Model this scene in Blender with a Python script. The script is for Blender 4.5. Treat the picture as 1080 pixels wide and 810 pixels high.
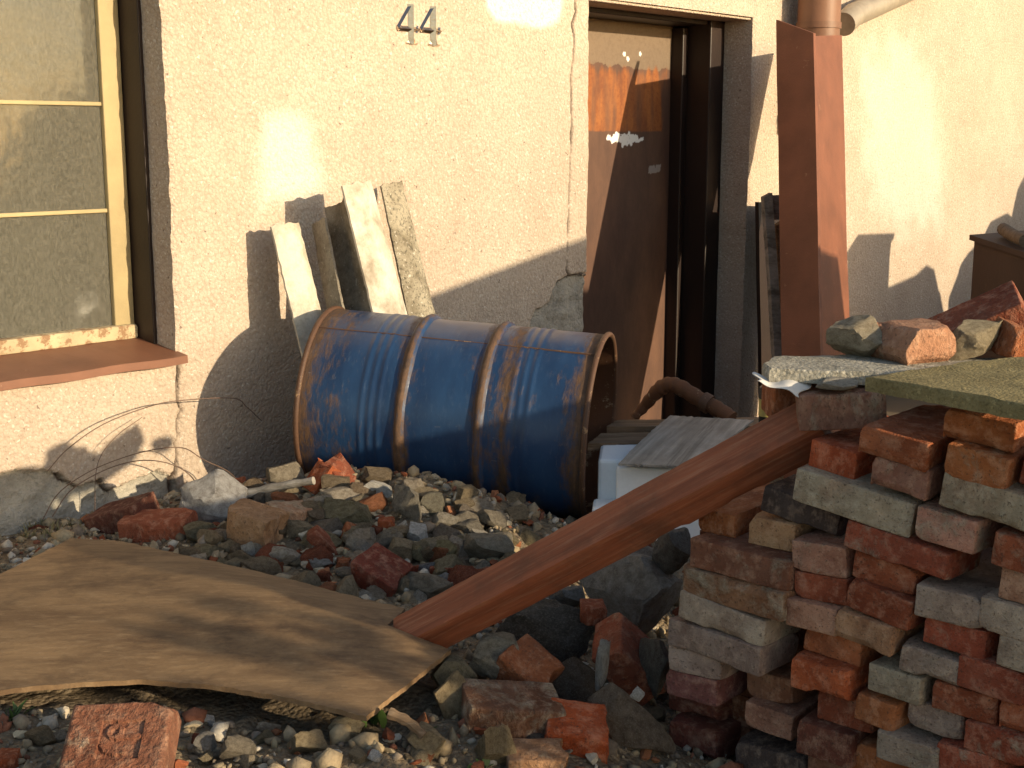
import bpy, bmesh, math, random
import numpy as np
from mathutils import Vector, Matrix, noise as mn

random.seed(7)
for o in list(bpy.data.objects):
    bpy.data.objects.remove(o)
SC = bpy.context.scene
COL = SC.collection

# ------------------------------------------------------------------ camera
FPX, HOR = 1400.0, 143.0                       # focal length in photo pixels, horizon row
PITCH = math.atan((405 - HOR) / FPX)
CAMZ = 1.5
cam = bpy.data.cameras.new('camera')
cam_o = bpy.data.objects.new('camera', cam)
COL.objects.link(cam_o)
cam_o.location = (0, 0, CAMZ)
cam_o.rotation_euler = (math.pi / 2 - PITCH, 0, 0)
cam.sensor_width = 36
cam.lens = 36 * FPX / 1080
cam.clip_start = 0.05
cam.clip_end = 500
SC.camera = cam_o

# ------------------------------------------------------------------ light
SUN_H = Vector((0.845, -0.535)).normalized()   # horizontal direction towards the sun
SUN_EL = math.radians(13.0)
w = bpy.data.worlds.new('World')
SC.world = w
w.use_nodes = True
wn = w.node_tree
sky = wn.nodes.new('ShaderNodeTexSky')
sky.sky_type = 'NISHITA'
sky.sun_disc = False
sky.sun_elevation = SUN_EL
sky.sun_rotation = math.atan2(SUN_H.x, SUN_H.y)
bgn = wn.nodes['Background']
tint = wn.nodes.new('ShaderNodeMix')             # warm evening haze over the whole sky
tint.data_type = 'RGBA'
tint.blend_type = 'MULTIPLY'
tint.inputs[0].default_value = 1.0
tint.inputs[7].default_value = (1.0, 0.95, 0.89, 1)
wn.links.new(sky.outputs['Color'], tint.inputs[6])
wn.links.new(tint.outputs[2], bgn.inputs['Color'])
bgn.inputs['Strength'].default_value = 0.125
sd = bpy.data.lights.new('sun', 'SUN')
sd.energy = 3.5
sd.angle = math.radians(0.55)
sd.color = (1.0, 0.81, 0.54)
so = bpy.data.objects.new('sun', sd)
COL.objects.link(so)
sv = Vector((SUN_H.x * math.cos(SUN_EL), SUN_H.y * math.cos(SUN_EL), math.sin(SUN_EL)))
so.rotation_euler = sv.to_track_quat('Z', 'Y').to_euler()
so.location = sv * 30
SC.view_settings.view_transform = 'Standard'
SC.view_settings.look = 'None'
SC.view_settings.gamma = 1.0
SC.view_settings.exposure = 0.90
SC.view_settings.use_curve_mapping = False

# ------------------------------------------------------------------ pixel rays
CF = Vector((0, math.cos(PITCH), -math.sin(PITCH)))
CU = Vector((0, math.sin(PITCH), math.cos(PITCH)))
CO = Vector((0, 0, CAMZ))


def ray(px, py):
    return CF + Vector((1, 0, 0)) * ((px - 540) / FPX) + CU * ((405 - py) / FPX)


def on_plane(px, py, p0, n):
    r = ray(px, py)
    return CO + r * ((Vector(p0) - CO).dot(n) / r.dot(n))


def at_y(px, py, Y):
    return on_plane(px, py, (0, Y, 0), Vector((0, 1, 0)))


def at_z(px, py, z):
    return on_plane(px, py, (0, 0, z), Vector((0, 0, 1)))


# wall frame: u along the wall to the right, n into the wall
_v = ray(1783, HOR)
U = Vector((_v.x, _v.y, 0)).normalized()
NI = Vector((-U.y, U.x, 0))
W0 = at_y(440, HOR, 4.88)
W0.z = 0


def at_d(px, py, d):
    """point seen at a pixel, d metres in front of the wall plane"""
    return on_plane(px, py, W0 - NI * d, NI)


def wl(px, py, d=0.0):
    """wall coordinates (s, h) of a pixel on the plane d in front of the wall"""
    p = at_d(px, py, d) - W0
    return p.dot(U), p.z


# ------------------------------------------------------------------ numpy noise
def vnoise(x, y, seed=0):
    x = np.asarray(x, float)
    y = np.asarray(y, float)
    xi = np.floor(x).astype(np.int64)
    yi = np.floor(y).astype(np.int64)
    fx = x - xi
    fy = y - yi
    fx = fx * fx * (3 - 2 * fx)
    fy = fy * fy * (3 - 2 * fy)

    def hsh(a, b):
        h = (a * 374761393 + b * 668265263 + seed * 982451653) & 0xffffffff
        h = ((h ^ (h >> 13)) * 1274126177) & 0xffffffff
        return ((h ^ (h >> 16)) & 0xffff) / 32767.5 - 1.0
    a = hsh(xi, yi)
    b = hsh(xi + 1, yi)
    c = hsh(xi, yi + 1)
    d = hsh(xi + 1, yi + 1)
    return (a * (1 - fx) + b * fx) * (1 - fy) + (c * (1 - fx) + d * fx) * fy


def fbm(x, y, seed=0, octv=4):
    t = 0
    amp = 1
    for k in range(octv):
        t = t + amp * vnoise(np.asarray(x) * 2 ** k, np.asarray(y) * 2 ** k, seed + k * 17)
        amp *= 0.5
    return t / 1.9


def in_poly(x, y, poly):
    r = np.zeros(x.shape, bool)
    n = len(poly)
    for i in range(n):
        x0, y0 = poly[i]
        x1, y1 = poly[(i + 1) % n]
        c = ((y0 > y) != (y1 > y)) & (x < (x1 - x0) * (y - y0) / (y1 - y0 + 1e-12) + x0)
        r ^= c
    return r


def dist_line(x, y, pts):
    d = np.full(x.shape, 1e9)
    for (x0, y0), (x1, y1) in zip(pts[:-1], pts[1:]):
        dx, dy = x1 - x0, y1 - y0
        t = np.clip(((x - x0) * dx + (y - y0) * dy) / (dx * dx + dy * dy + 1e-12), 0, 1)
        d = np.minimum(d, np.hypot(x - x0 - t * dx, y - y0 - t * dy))
    return d


# ------------------------------------------------------------------ materials
class G:
    """small node-graph helper"""
    def __init__(self, name):
        self.m = bpy.data.materials.new(name)
        self.m.use_nodes = True
        self.t = self.m.node_tree
        self.b = self.t.nodes['Principled BSDF']
        self.tc = self.n('ShaderNodeTexCoord')
        self.oi = self.n('ShaderNodeObjectInfo')
        self.vec = self.tc.outputs['Object']

    def n(self, k, **kw):
        nd = self.t.nodes.new(k)
        for a, v in kw.items():
            setattr(nd, a, v)
        return nd

    def put(self, sock, v):
        if isinstance(v, bpy.types.NodeSocket):
            self.t.links.new(v, sock)
        elif isinstance(v, (tuple, list)) and len(v) == 3 and sock.type == 'RGBA':
            sock.default_value = (*v, 1)
        else:
            sock.default_value = v

    def shift(self):
        """moves the texture by a random amount for each object"""
        a = self.n('ShaderNodeVectorMath', operation='SCALE')
        c = self.n('ShaderNodeCombineXYZ')
        for i in range(3):
            self.put(c.inputs[i], self.oi.outputs['Random'])
        self.put(a.inputs[0], c.outputs[0])
        a.inputs['Scale'].default_value = 37.0
        b = self.n('ShaderNodeVectorMath', operation='ADD')
        self.put(b.inputs[0], self.vec)
        self.put(b.inputs[1], a.outputs[0])
        self.vec = b.outputs[0]

    def stretch(self, sx, sy, sz):
        mp = self.n('ShaderNodeMapping')
        mp.inputs['Scale'].default_value = (sx, sy, sz)
        self.put(mp.inputs['Vector'], self.vec)
        return mp.outputs[0]

    def noise(self, scale, detail=4, rough=0.6, vec=None, dist=0):
        nd = self.n('ShaderNodeTexNoise')
        nd.inputs['Scale'].default_value = scale
        nd.inputs['Detail'].default_value = detail
        nd.inputs['Roughness'].default_value = rough
        nd.inputs['Distortion'].default_value = dist
        self.put(nd.inputs['Vector'], vec or self.vec)
        return nd.outputs['Fac']

    def vor(self, scale, vec=None, feature='F1', out='Distance'):
        nd = self.n('ShaderNodeTexVoronoi', feature=feature)
        nd.inputs['Scale'].default_value = scale
        self.put(nd.inputs['Vector'], vec or self.vec)
        return nd.outputs[out]

    def step(self, f, a, b):
        """0 below a, 1 above b"""
        nd = self.n('ShaderNodeMapRange')
        self.put(nd.inputs['Value'], f)
        nd.inputs['From Min'].default_value = a
        nd.inputs['From Max'].default_value = b
        return nd.outputs[0]

    def rng(self, f, lo, hi):
        nd = self.n('ShaderNodeMapRange')
        self.put(nd.inputs['Value'], f)
        nd.inputs['From Min'].default_value = 0.3
        nd.inputs['From Max'].default_value = 0.7
        nd.inputs['To Min'].default_value = lo
        nd.inputs['To Max'].default_value = hi
        return nd.outputs[0]

    def mix(self, f, a, b, mode='MIX'):
        nd = self.n('ShaderNodeMix', data_type='RGBA', blend_type=mode)
        self.put(nd.inputs[0], f)
        self.put(nd.inputs[6], a)
        self.put(nd.inputs[7], b)
        return nd.outputs[2]

    def math(self, op, a, b=0.0, clamp=False):
        nd = self.n('ShaderNodeMath', operation=op, use_clamp=clamp)
        self.put(nd.inputs[0], a)
        self.put(nd.inputs[1], b)
        return nd.outputs[0]

    def attr(self, name, out='Fac'):
        nd = self.n('ShaderNodeAttribute')
        nd.attribute_name = name
        return nd.outputs[out]

    def gray(self, v):
        nd = self.n('ShaderNodeCombineColor')
        for i in range(3):
            self.put(nd.inputs[i], v)
        return nd.outputs[0]

    def bump(self, h, strength, dist, normal=None):
        nd = self.n('ShaderNodeBump')
        nd.inputs['Strength'].default_value = strength
        nd.inputs['Distance'].default_value = dist
        self.put(nd.inputs['Height'], h)
        if normal:
            self.put(nd.inputs['Normal'], normal)
        return nd.outputs[0]

    def out(self, col, rough=0.85, normal=None, metal=0.0, spec=0.35):
        self.put(self.b.inputs['Base Color'], col)
        self.put(self.b.inputs['Roughness'], rough)
        self.put(self.b.inputs['Metallic'], metal)
        self.b.inputs['Specular IOR Level'].default_value = spec
        if normal:
            self.put(self.b.inputs['Normal'], normal)
        return self.m


def m_plaster():
    g = G('roughcast_plaster')
    big = g.noise(1.3, 4)
    mid = g.noise(7, 5)
    col = g.mix(g.step(big, 0.35, 0.65), (0.455, 0.368, 0.29), (0.525, 0.435, 0.35))
    col = g.mix(g.math('MULTIPLY', g.step(mid, 0.48, 0.78), 0.5), col, (0.58, 0.50, 0.41))
    grain = g.vor(88)
    g2 = g.vor(150)
    fine = g.noise(190, 3, 0.7)
    col = g.mix(g.math('MULTIPLY', g.step(grain, 0.45, 0.75), 0.30), col, (0.27, 0.20, 0.145))
    col = g.mix(g.math('MULTIPLY', g.step(fine, 0.58, 0.70), 0.48), col, (0.20, 0.14, 0.10))
    spk = g.noise(85, 2, 0.5)
    col = g.mix(g.math('MULTIPLY', g.step(spk, 0.62, 0.70), 0.75), col, (0.68, 0.63, 0.55))
    col = g.mix(g.math('MULTIPLY', g.step(g.noise(55, 3, 0.6), 0.66, 0.71), 0.75), col, (0.14, 0.10, 0.08))
    stain = g.math('MULTIPLY', g.attr('stain'), g.step(g.noise(5, 4), 0.3, 0.7))
    col = g.mix(stain, col, (0.30, 0.22, 0.17))
    pn = g.math('MULTIPLY', g.attr('repair_glare'), g.step(g.noise(60, 3), 0.2, 0.5), True)
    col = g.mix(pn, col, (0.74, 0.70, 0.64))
    bare = g.attr('bare')
    cem = g.mix(g.step(g.noise(14, 6, 0.7), 0.35, 0.65), (0.27, 0.25, 0.21), (0.42, 0.39, 0.33))
    cem = g.mix(g.math('MULTIPLY', g.step(fine, 0.55, 0.7), 0.5), cem, (0.15, 0.13, 0.11))
    col = g.mix(bare, col, cem)
    col = g.mix(g.attr('crack'), col, (0.07, 0.05, 0.04))
    h = g.math('ADD', g.math('MULTIPLY', g.math('SUBTRACT', 1.0, grain), 1.0), g.math('MULTIPLY', fine, 0.6))
    h = g.math('ADD', h, g.math('MULTIPLY', g.math('SUBTRACT', 1.0, g2), 0.5))
    h = g.math('ADD', h, g.math('MULTIPLY', g.noise(45, 4), 0.9))
    return g.out(col, 0.93, g.bump(h, 0.65, 0.006), spec=0.15)


def m_brick():
    g = G('old_fired_brick')
    g.shift()
    base = g.oi.outputs['Color']
    n1 = g.noise(7, 5, 0.65)
    n2 = g.noise(32, 5, 0.7)
    dark = g.mix(1.0, base, (0.58, 0.50, 0.48), 'MULTIPLY')
    lite = g.mix(0.28, base, (0.75, 0.52, 0.36))
    col = g.mix(g.step(n1, 0.36, 0.64), dark, base)
    col = g.mix(g.math('MULTIPLY', g.step(n2, 0.48, 0.68), 0.8), col, lite)
    lim = g.math('ADD', g.noise(13, 6, 0.72, dist=0.4), g.math('MULTIPLY', g.oi.outputs['Alpha'], 0.62))
    limf = g.step(lim, 0.76, 0.92)
    limc = g.mix(g.step(n2, 0.4, 0.65), (0.30, 0.25, 0.175), (0.47, 0.41, 0.31))
    col = g.mix(g.math('MULTIPLY', limf, 0.8), col, limc)
    dirt = g.step(g.noise(4.5, 5, 0.7), 0.50, 0.72)
    col = g.mix(g.math('MULTIPLY', dirt, 0.42), col, (0.11, 0.08, 0.062))
    pit = g.noise(130, 3, 0.7)
    col = g.mix(g.math('MULTIPLY', g.step(pit, 0.57, 0.70), 0.75), col, (0.06, 0.04, 0.03))
    h = g.math('ADD', g.math('MULTIPLY', n2, 1.0), g.math('MULTIPLY', pit, 0.5))
    h = g.math('ADD', h, g.math('MULTIPLY', limf, 0.35))
    return g.out(col, 0.9, g.bump(h, 0.9, 0.011), spec=0.2)


def m_stone():
    g = G('rubble_stone')
    g.shift()
    base = g.oi.outputs['Color']
    n1 = g.noise(9, 6, 0.7)
    n2 = g.noise(45, 5, 0.7)
    col = g.mix(g.step(n1, 0.35, 0.65), g.mix(1.0, base, (0.5, 0.47, 0.44), 'MULTIPLY'), base)
    col = g.mix(g.math('MULTIPLY', g.step(n2, 0.5, 0.72), 0.6), col, g.mix(0.35, base, (0.72, 0.66, 0.55)))
    moss = g.math('MULTIPLY', g.step(g.math('ADD', g.noise(12, 5, 0.7), g.math('MULTIPLY', g.oi.outputs['Alpha'], 0.5)), 0.78, 0.9), 0.8)
    col = g.mix(moss, col, (0.13, 0.12, 0.035))
    pit = g.vor(150)
    col = g.mix(g.math('MULTIPLY', g.step(g.noise(170, 3), 0.6, 0.72), 0.5), col, (0.08, 0.07, 0.06))
    h = g.math('ADD', n2, g.math('MULTIPLY', pit, 0.5))
    return g.out(col, 0.95, g.bump(h, 0.9, 0.010), spec=0.15)


def m_gravel():
    g = G('mixed_gravel')
    c = g.attr('tint', 'Color')
    n = g.noise(120, 4, 0.7)
    col = g.mix(g.math('MULTIPLY', g.step(n, 0.4, 0.7), 0.5), c, g.mix(1.0, c, (0.45, 0.42, 0.4), 'MULTIPLY'))
    return g.out(col, 0.95, g.bump(n, 0.7, 0.004), spec=0.15)


def m_dirt():
    g = G('mortar_dirt')
    n1 = g.noise(6, 6, 0.7)
    n2 = g.noise(60, 5, 0.75)
    v = g.vor(90)
    col = g.mix(g.step(n1, 0.35, 0.65), (0.13, 0.10, 0.07), (0.27, 0.205, 0.13))
    col = g.mix(g.math('MULTIPLY', g.step(n2, 0.5, 0.7), 0.7), col, (0.38, 0.31, 0.22))
    col = g.mix(g.math('MULTIPLY', g.step(g.noise(150, 3), 0.58, 0.7), 0.6), col, (0.06, 0.05, 0.04))
    h = g.math('ADD', n2, g.math('MULTIPLY', g.math('SUBTRACT', 1.0, v), 0.8))
    return g.out(col, 0.97, g.bump(h, 0.9, 0.012), spec=0.1)


def m_drum():
    g = G('rusty_blue_paint')
    at = g.attr('rust')
    v = g.stretch(0.6, 0.6, 2.0)
    n = g.math('ADD', g.noise(9, 6, 0.72, v), 0.0)
    nf = g.noise(42, 5, 0.75, v)
    blue = g.mix(g.step(g.noise(5, 4, 0.6, v), 0.35, 0.65), (0.009, 0.028, 0.078), (0.016, 0.050, 0.125))
    blue = g.mix(g.math('MULTIPLY', g.step(nf, 0.55, 0.75), 0.35), blue, (0.09, 0.13, 0.19))
    rust = g.mix(g.step(nf, 0.35, 0.65), (0.045, 0.027, 0.018), (0.115, 0.060, 0.031))
    rust = g.mix(g.math('MULTIPLY', g.step(g.noise(20, 5), 0.55, 0.75), 0.5), rust, (0.18, 0.115, 0.068))
    rf = g.step(g.math('ADD', g.math('ADD', g.math('MULTIPLY', n, 0.75), g.math('MULTIPLY', nf, 0.4)), at), 0.69, 0.88)
    col = g.mix(rf, blue, rust)
    scr = g.step(g.noise(7, 3, 0.6, g.stretch(26, 26, 3)), 0.70, 0.74)
    col = g.mix(g.math('MULTIPLY', scr, g.math('MULTIPLY', g.step(g.noise(3, 2), 0.5, 0.65), 0.7)), col, (0.33, 0.30, 0.24))
    rough = g.math('ADD', 0.36, g.math('MULTIPLY', rf, 0.42))
    h = g.math('ADD', g.math('MULTIPLY', nf, 0.4), g.math('MULTIPLY', g.math('MULTIPLY', rf, nf), 0.8))
    return g.out(col, rough, g.bump(h, 0.35, 0.003), spec=0.5)


def m_wood(name, c0, c1, c2, rough=0.75, axis=0, dirt=0.4, scale=1.0, bumpd=0.003):
    g = G(name)
    g.shift()
    s = [30 * scale] * 3
    s[axis] = 1.6 * scale
    v = g.stretch(*s)
    grain = g.noise(1.0, 5, 0.65, v, dist=0.6)
    fine = g.noise(4.0, 4, 0.7, v)
    col = g.mix(g.step(grain, 0.36, 0.64), c0, c1)
    col = g.mix(g.math('MULTIPLY', g.step(fine, 0.5, 0.72), 0.6), col, c2)
    d = g.step(g.noise(5, 6, 0.7), 0.48, 0.72)
    col = g.mix(g.math('MULTIPLY', d, dirt), col, (0.05, 0.037, 0.028))
    h = g.math('ADD', grain, g.math('MULTIPLY', fine, 0.6))
    return g.out(col, rough, g.bump(h, 0.6, bumpd), spec=0.3)


def m_paint(name, base, wear, amount=0.6, rough=0.55, bumpd=0.002, scale=12):
    g = G(name)
    g.shift()
    n = g.noise(scale, 6, 0.7)
    f = g.noise(scale * 7, 5, 0.7)
    col = g.mix(g.step(g.noise(scale * 0.3, 4), 0.35, 0.65), base, tuple(c * 0.72 for c in base))
    col = g.mix(g.step(g.math('ADD', n, g.math('MULTIPLY', f, 0.25)), 1.05 - amount * 0.45, 1.12 - amount * 0.45), col, wear)
    return g.out(col, rough, g.bump(g.math('ADD', n, f), 0.4, bumpd), spec=0.4)


def m_door():
    g = G('rusted_door_paint')
    n = g.noise(6, 6, 0.7, g.stretch(1.5, 1, 0.6))
    f = g.noise(55, 5, 0.75)
    col = g.mix(g.step(n, 0.35, 0.65), (0.085, 0.045, 0.032), (0.135, 0.07, 0.045))
    top = g.mix(g.step(f, 0.35, 0.65), (0.165, 0.12, 0.082), (0.215, 0.16, 0.11))
    col = g.mix(g.attr('pale'), col, top)
    ora = g.mix(g.step(g.math('ADD', g.math('MULTIPLY', n, 0.6), g.math('MULTIPLY', f, 0.4)), 0.42, 0.62), (0.20, 0.062, 0.02), (0.36, 0.13, 0.035))
    col = g.mix(g.attr('orange'), col, ora)
    col = g.mix(g.attr('white'), col, (0.75, 0.74, 0.72))
    col = g.mix(g.math('MULTIPLY', g.step(f, 0.58, 0.74), 0.5), col, (0.06, 0.03, 0.02))
    return g.out(col, 0.62, g.bump(f, 0.3, 0.002), spec=0.35)


def m_sheet():
    g = G('dirty_hardboard')
    v = g.stretch(1.0, 3.4, 1)
    n = g.noise(3.2, 6, 0.7, v, dist=0.5)
    f = g.noise(26, 5, 0.7, v)
    ff = g.noise(160, 3, 0.7)
    col = g.mix(g.step(n, 0.36, 0.64), (0.125, 0.075, 0.04), (0.25, 0.16, 0.083))
    col = g.mix(g.math('MULTIPLY', g.step(f, 0.5, 0.72), 0.5), col, (0.34, 0.235, 0.135))
    col = g.mix(g.math('MULTIPLY', g.step(g.noise(2.3, 6, 0.75), 0.52, 0.68), 0.85), col, (0.055, 0.032, 0.02))
    col = g.mix(g.math('MULTIPLY', g.step(ff, 0.6, 0.74), 0.4), col, (0.06, 0.04, 0.03))
    wet = g.step(g.noise(14, 6, 0.8), 0.70, 0.74)
    col = g.mix(g.math('MULTIPLY', wet, 0.5), col, (0.42, 0.36, 0.28))
    return g.out(col, 0.7, g.bump(g.math('ADD', f, g.math('MULTIPLY', ff, 0.5)), 0.45, 0.004), spec=0.3)


def m_asbestos():
    g = G('fibre_cement')
    g.shift()
    base = g.oi.outputs['Color']
    n = g.noise(6, 5, 0.7)
    f = g.noise(90, 5, 0.75)
    d = g.mix(1.0, base, (0.45, 0.42, 0.38), 'MULTIPLY')
    col = g.mix(g.step(n, 0.35, 0.6), d, base)
    spot = g.math('MULTIPLY', g.step(f, 0.50, 0.62), g.oi.outputs['Alpha'])
    col = g.mix(spot, col, (0.05, 0.045, 0.035))
    col = g.mix(g.math('MULTIPLY', g.step(g.noise(70, 3), 0.62, 0.7), g.oi.outputs['Alpha']), col, (0.6, 0.56, 0.48))
    return g.out(col, 0.92, g.bump(f, 0.6, 0.003), spec=0.15)


def m_concrete(name, a, b, speck=0.6, scale=1.0, bumpd=0.006):
    g = G(name)
    g.shift()
    n = g.noise(9 * scale, 6, 0.7)
    f = g.noise(110 * scale, 5, 0.75)
    v = g.vor(140 * scale)
    col = g.mix(g.step(n, 0.35, 0.65), a, b)
    col = g.mix(g.math('MULTIPLY', g.step(f, 0.5, 0.66), speck), col, tuple(c * 0.3 for c in a))
    col = g.mix(g.math('MULTIPLY', g.step(g.noise(75 * scale, 2), 0.6, 0.7), speck * 0.7), col, tuple(min(1, c * 1.8) for c in b))
    h = g.math('ADD', f, g.math('MULTIPLY', g.math('SUBTRACT', 1.0, v), 0.6))
    return g.out(col, 0.94, g.bump(h, 0.85, bumpd), spec=0.15)


def m_plain(name, c, rough=0.6, metal=0.0, spec=0.4, scale=20, var=0.75):
    g = G(name)
    g.shift()
    n = g.noise(scale, 5, 0.65)
    col = g.mix(g.step(n, 0.3, 0.7), tuple(x * var for x in c), c)
    return g.out(col, rough, g.bump(n, 0.25, 0.002), metal, spec)


def m_glass():
    g = G('dusty_window_glass')
    t = g.t
    g.t.nodes.remove(g.b)
    outp = [n for n in t.nodes if n.type == 'OUTPUT_MATERIAL'][0]
    tr = g.n('ShaderNodeBsdfTransparent')
    tr.inputs['Color'].default_value = (0.9, 0.92, 0.88, 1)
    df = g.n('ShaderNodeBsdfDiffuse')
    st = g.noise(160, 4, 0.75, g.stretch(1.2, 1, 0.45))
    dirt = g.mix(g.step(st, 0.35, 0.7), (0.10, 0.096, 0.080), (0.21, 0.20, 0.168))
    g.put(df.inputs['Color'], dirt)
    gl = g.n('ShaderNodeBsdfGlossy')
    gl.inputs['Roughness'].default_value = 0.09
    gl.inputs['Color'].default_value = (0.9, 0.9, 0.9, 1)
    wob = g.bump(g.noise(5, 3, 0.5), 0.25, 0.01)
    g.put(gl.inputs['Normal'], wob)
    m1 = g.n('ShaderNodeMixShader')
    spots = g.step(g.noise(70, 4, 0.7), 0.35, 0.7)
    g.put(m1.inputs[0], g.math('ADD', 0.48, g.math('MULTIPLY', spots, 0.2)))
    t.links.new(tr.outputs[0], m1.inputs[1])
    t.links.new(df.outputs[0], m1.inputs[2])
    m2 = g.n('ShaderNodeMixShader')
    fr = g.n('ShaderNodeFresnel')
    fr.inputs['IOR'].default_value = 1.5
    t.links.new(fr.outputs[0], m2.inputs[0])
    t.links.new(m1.outputs[0], m2.inputs[1])
    t.links.new(gl.outputs[0], m2.inputs[2])
    t.links.new(m2.outputs[0], outp.inputs['Surface'])
    return g.m


M = dict(
    plaster=m_plaster(), brick=m_brick(), stone=m_stone(), gravel=m_gravel(), dirt=m_dirt(), drum=m_drum(),
    door=m_door(), sheet=m_sheet(), asb=m_asbestos(), glass=m_glass(),
    rim=m_paint('rusty_rim_steel', (0.10, 0.05, 0.028), (0.27, 0.17, 0.09), 0.75, 0.6, scale=25),
    beam=m_wood('red_stained_timber', (0.18, 0.054, 0.026), (0.32, 0.10, 0.047), (0.40, 0.19, 0.11), 0.7, 0, 0.62),
    grey_wood=m_wood('weathered_grey_wood', (0.12, 0.105, 0.085), (0.35, 0.32, 0.28), (0.47, 0.44, 0.39), 0.9, 0, 0.35, 0.5),
    brown_wood=m_wood('brown_weathered_wood', (0.11, 0.07, 0.04), (0.21, 0.14, 0.085), (0.33, 0.26, 0.19), 0.85, 0, 0.3),
    cream=m_paint('cream_sash_paint', (0.42, 0.33, 0.17), (0.33, 0.24, 0.12), 0.35, 0.5),
    cream_peel=m_paint('peeling_cream_paint', (0.52, 0.42, 0.26), (0.25, 0.15, 0.08), 0.95, 0.75, 0.004, 22),
    dark_frame=m_paint('dark_brown_frame_paint', (0.022, 0.011, 0.008), (0.045, 0.024, 0.015), 0.4, 0.5),
    sill=m_paint('brown_sill_paint', (0.21, 0.09, 0.05), (0.31, 0.18, 0.11), 0.6, 0.55),
    steel=m_paint('red_oxide_steel', (0.215, 0.078, 0.04), (0.32, 0.165, 0.095), 0.60, 0.6, 0.003, 16),
    pipe=m_paint('brown_downpipe_paint', (0.22, 0.11, 0.065), (0.34, 0.23, 0.15), 0.5, 0.5),
    zinc=m_plain('dull_zinc', (0.42, 0.36, 0.28), 0.5, 0.3),
    chrome=m_plain('worn_chrome', (0.62, 0.52, 0.42), 0.22, 1.0, 0.5, 60, 0.8),
    slab_rough=m_concrete('rough_grey_concrete', (0.27, 0.25, 0.20), (0.44, 0.41, 0.34), 0.75),
    slab_mossy=m_concrete('mossy_board_grit', (0.20, 0.16, 0.075), (0.30, 0.245, 0.12), 0.55, 1.3, 0.004),
    foam=m_plain('white_polystyrene', (0.80, 0.81, 0.82), 0.8, 0, 0.2, 90, 0.94),
    paper=m_plain('white_paper', (0.62, 0.60, 0.57), 0.8, 0, 0.2, 30, 0.9),
    rusty=m_paint('heavy_rust', (0.13, 0.055, 0.025), (0.30, 0.21, 0.13), 0.75, 0.8, 0.004, 20),
    dark=m_paint('dark_rusty_sheet', (0.075, 0.042, 0.028), (0.16, 0.085, 0.045), 0.5, 0.7, 0.002, 8),
    wire=m_plain('rusty_wire', (0.16, 0.10, 0.07), 0.6),
    room=m_plain('dark_room_wall', (0.13, 0.12, 0.095), 0.9),
    curtain=m_plain('grey_net_curtain', (0.17, 0.165, 0.135), 0.9, 0, 0.1, 60, 0.6),
    leaf=m_plain('green_leaf', (0.07, 0.12, 0.03), 0.5, 0, 0.3, 40),
    dry=m_plain('dry_grass', (0.26, 0.22, 0.11), 0.8, 0, 0.2, 40),
    soil=m_plain('trodden_earth', (0.15, 0.12, 0.085), 0.95, 0, 0.1, 3),
    label=m_plain('yellow_label', (0.42, 0.33, 0.10), 0.5),
    black=m_plain('black_plastic', (0.02, 0.02, 0.02), 0.4),
)


# ------------------------------------------------------------------ object helpers
def tag(o, label=None, cat=None, group=None, kind=None):
    if label:
        o['label'] = label
    if cat:
        o['category'] = cat
    if group:
        o['group'] = group
    if kind:
        o['kind'] = kind
    return o


def link(name, me, mat=None, parent=None):
    if mat is not None:
        if len(me.materials) == 0:
            me.materials.append(M[mat])
    o = bpy.data.objects.new(name, me)
    COL.objects.link(o)
    if parent is not None:
        o.parent = parent
    return o


def mesh(verts, faces, smooth=None):
    me = bpy.data.meshes.new('m')
    me.from_pydata([tuple(v) for v in verts], [], faces)
    me.update()
    if smooth is not None:
        me.polygons.foreach_set('use_smooth', [True] * len(me.polygons))
        if smooth > 0:
            me.set_sharp_from_angle(angle=math.radians(smooth))
    return me


def fattr(me, name, vals):
    a = me.attributes.new(name, 'FLOAT', 'POINT')
    a.data.foreach_set('value', np.asarray(vals, np.float32).ravel())


def empty(name, loc=(0, 0, 0), rz=0.0):
    o = bpy.data.objects.new(name, None)
    o.empty_display_size = 0.1
    COL.objects.link(o)
    o.location = loc
    o.rotation_euler = (0, 0, rz)
    return o


def box_vf(x0, x1, y0, y1, z0, z1, r=0.0):
    bm = bmesh.new()
    bmesh.ops.create_cube(bm, size=1)
    for v in bm.verts:
        v.co = Vector(((x0 + x1) / 2 + v.co.x * (x1 - x0), (y0 + y1) / 2 + v.co.y * (y1 - y0), (z0 + z1) / 2 + v.co.z * (z1 - z0)))
    if r > 0:
        bmesh.ops.bevel(bm, geom=list(bm.edges), offset=r, segments=2, affect='EDGES', profile=0.5)
    me = bpy.data.meshes.new('m')
    bm.to_mesh(me)
    bm.free()
    return me


def tube_vf(pts, rad, seg=8, caps=True):
    """tube along a polyline; rad a number or a list"""
    pts = [Vector(p) for p in pts]
    n = len(pts)
    V, Fc = [], []
    up = Vector((0.13, 0.21, 1)).normalized()
    prev = None
    for i, p in enumerate(pts):
        t = (pts[min(i + 1, n - 1)] - pts[max(i - 1, 0)]).normalized()
        a = prev if prev is not None else up
        a = (a - t * a.dot(t))
        if a.length < 1e-4:
            a = Vector((1, 0, 0)) - t * t.x
        a.normalize()
        prev = a
        b = t.cross(a)
        r = rad[i] if isinstance(rad, (list, tuple)) else rad
        for k in range(seg):
            an = 2 * math.pi * k / seg
            V.append(p + a * (r * math.cos(an)) + b * (r * math.sin(an)))
    for i in range(n - 1):
        for k in range(seg):
            k2 = (k + 1) % seg
            Fc.append((i * seg + k, i * seg + k2, (i + 1) * seg + k2, (i + 1) * seg + k))
    if caps:
        Fc.append(tuple(range(seg - 1, -1, -1)))
        Fc.append(tuple((n - 1) * seg + k for k in range(seg)))
    return V, Fc


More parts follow.
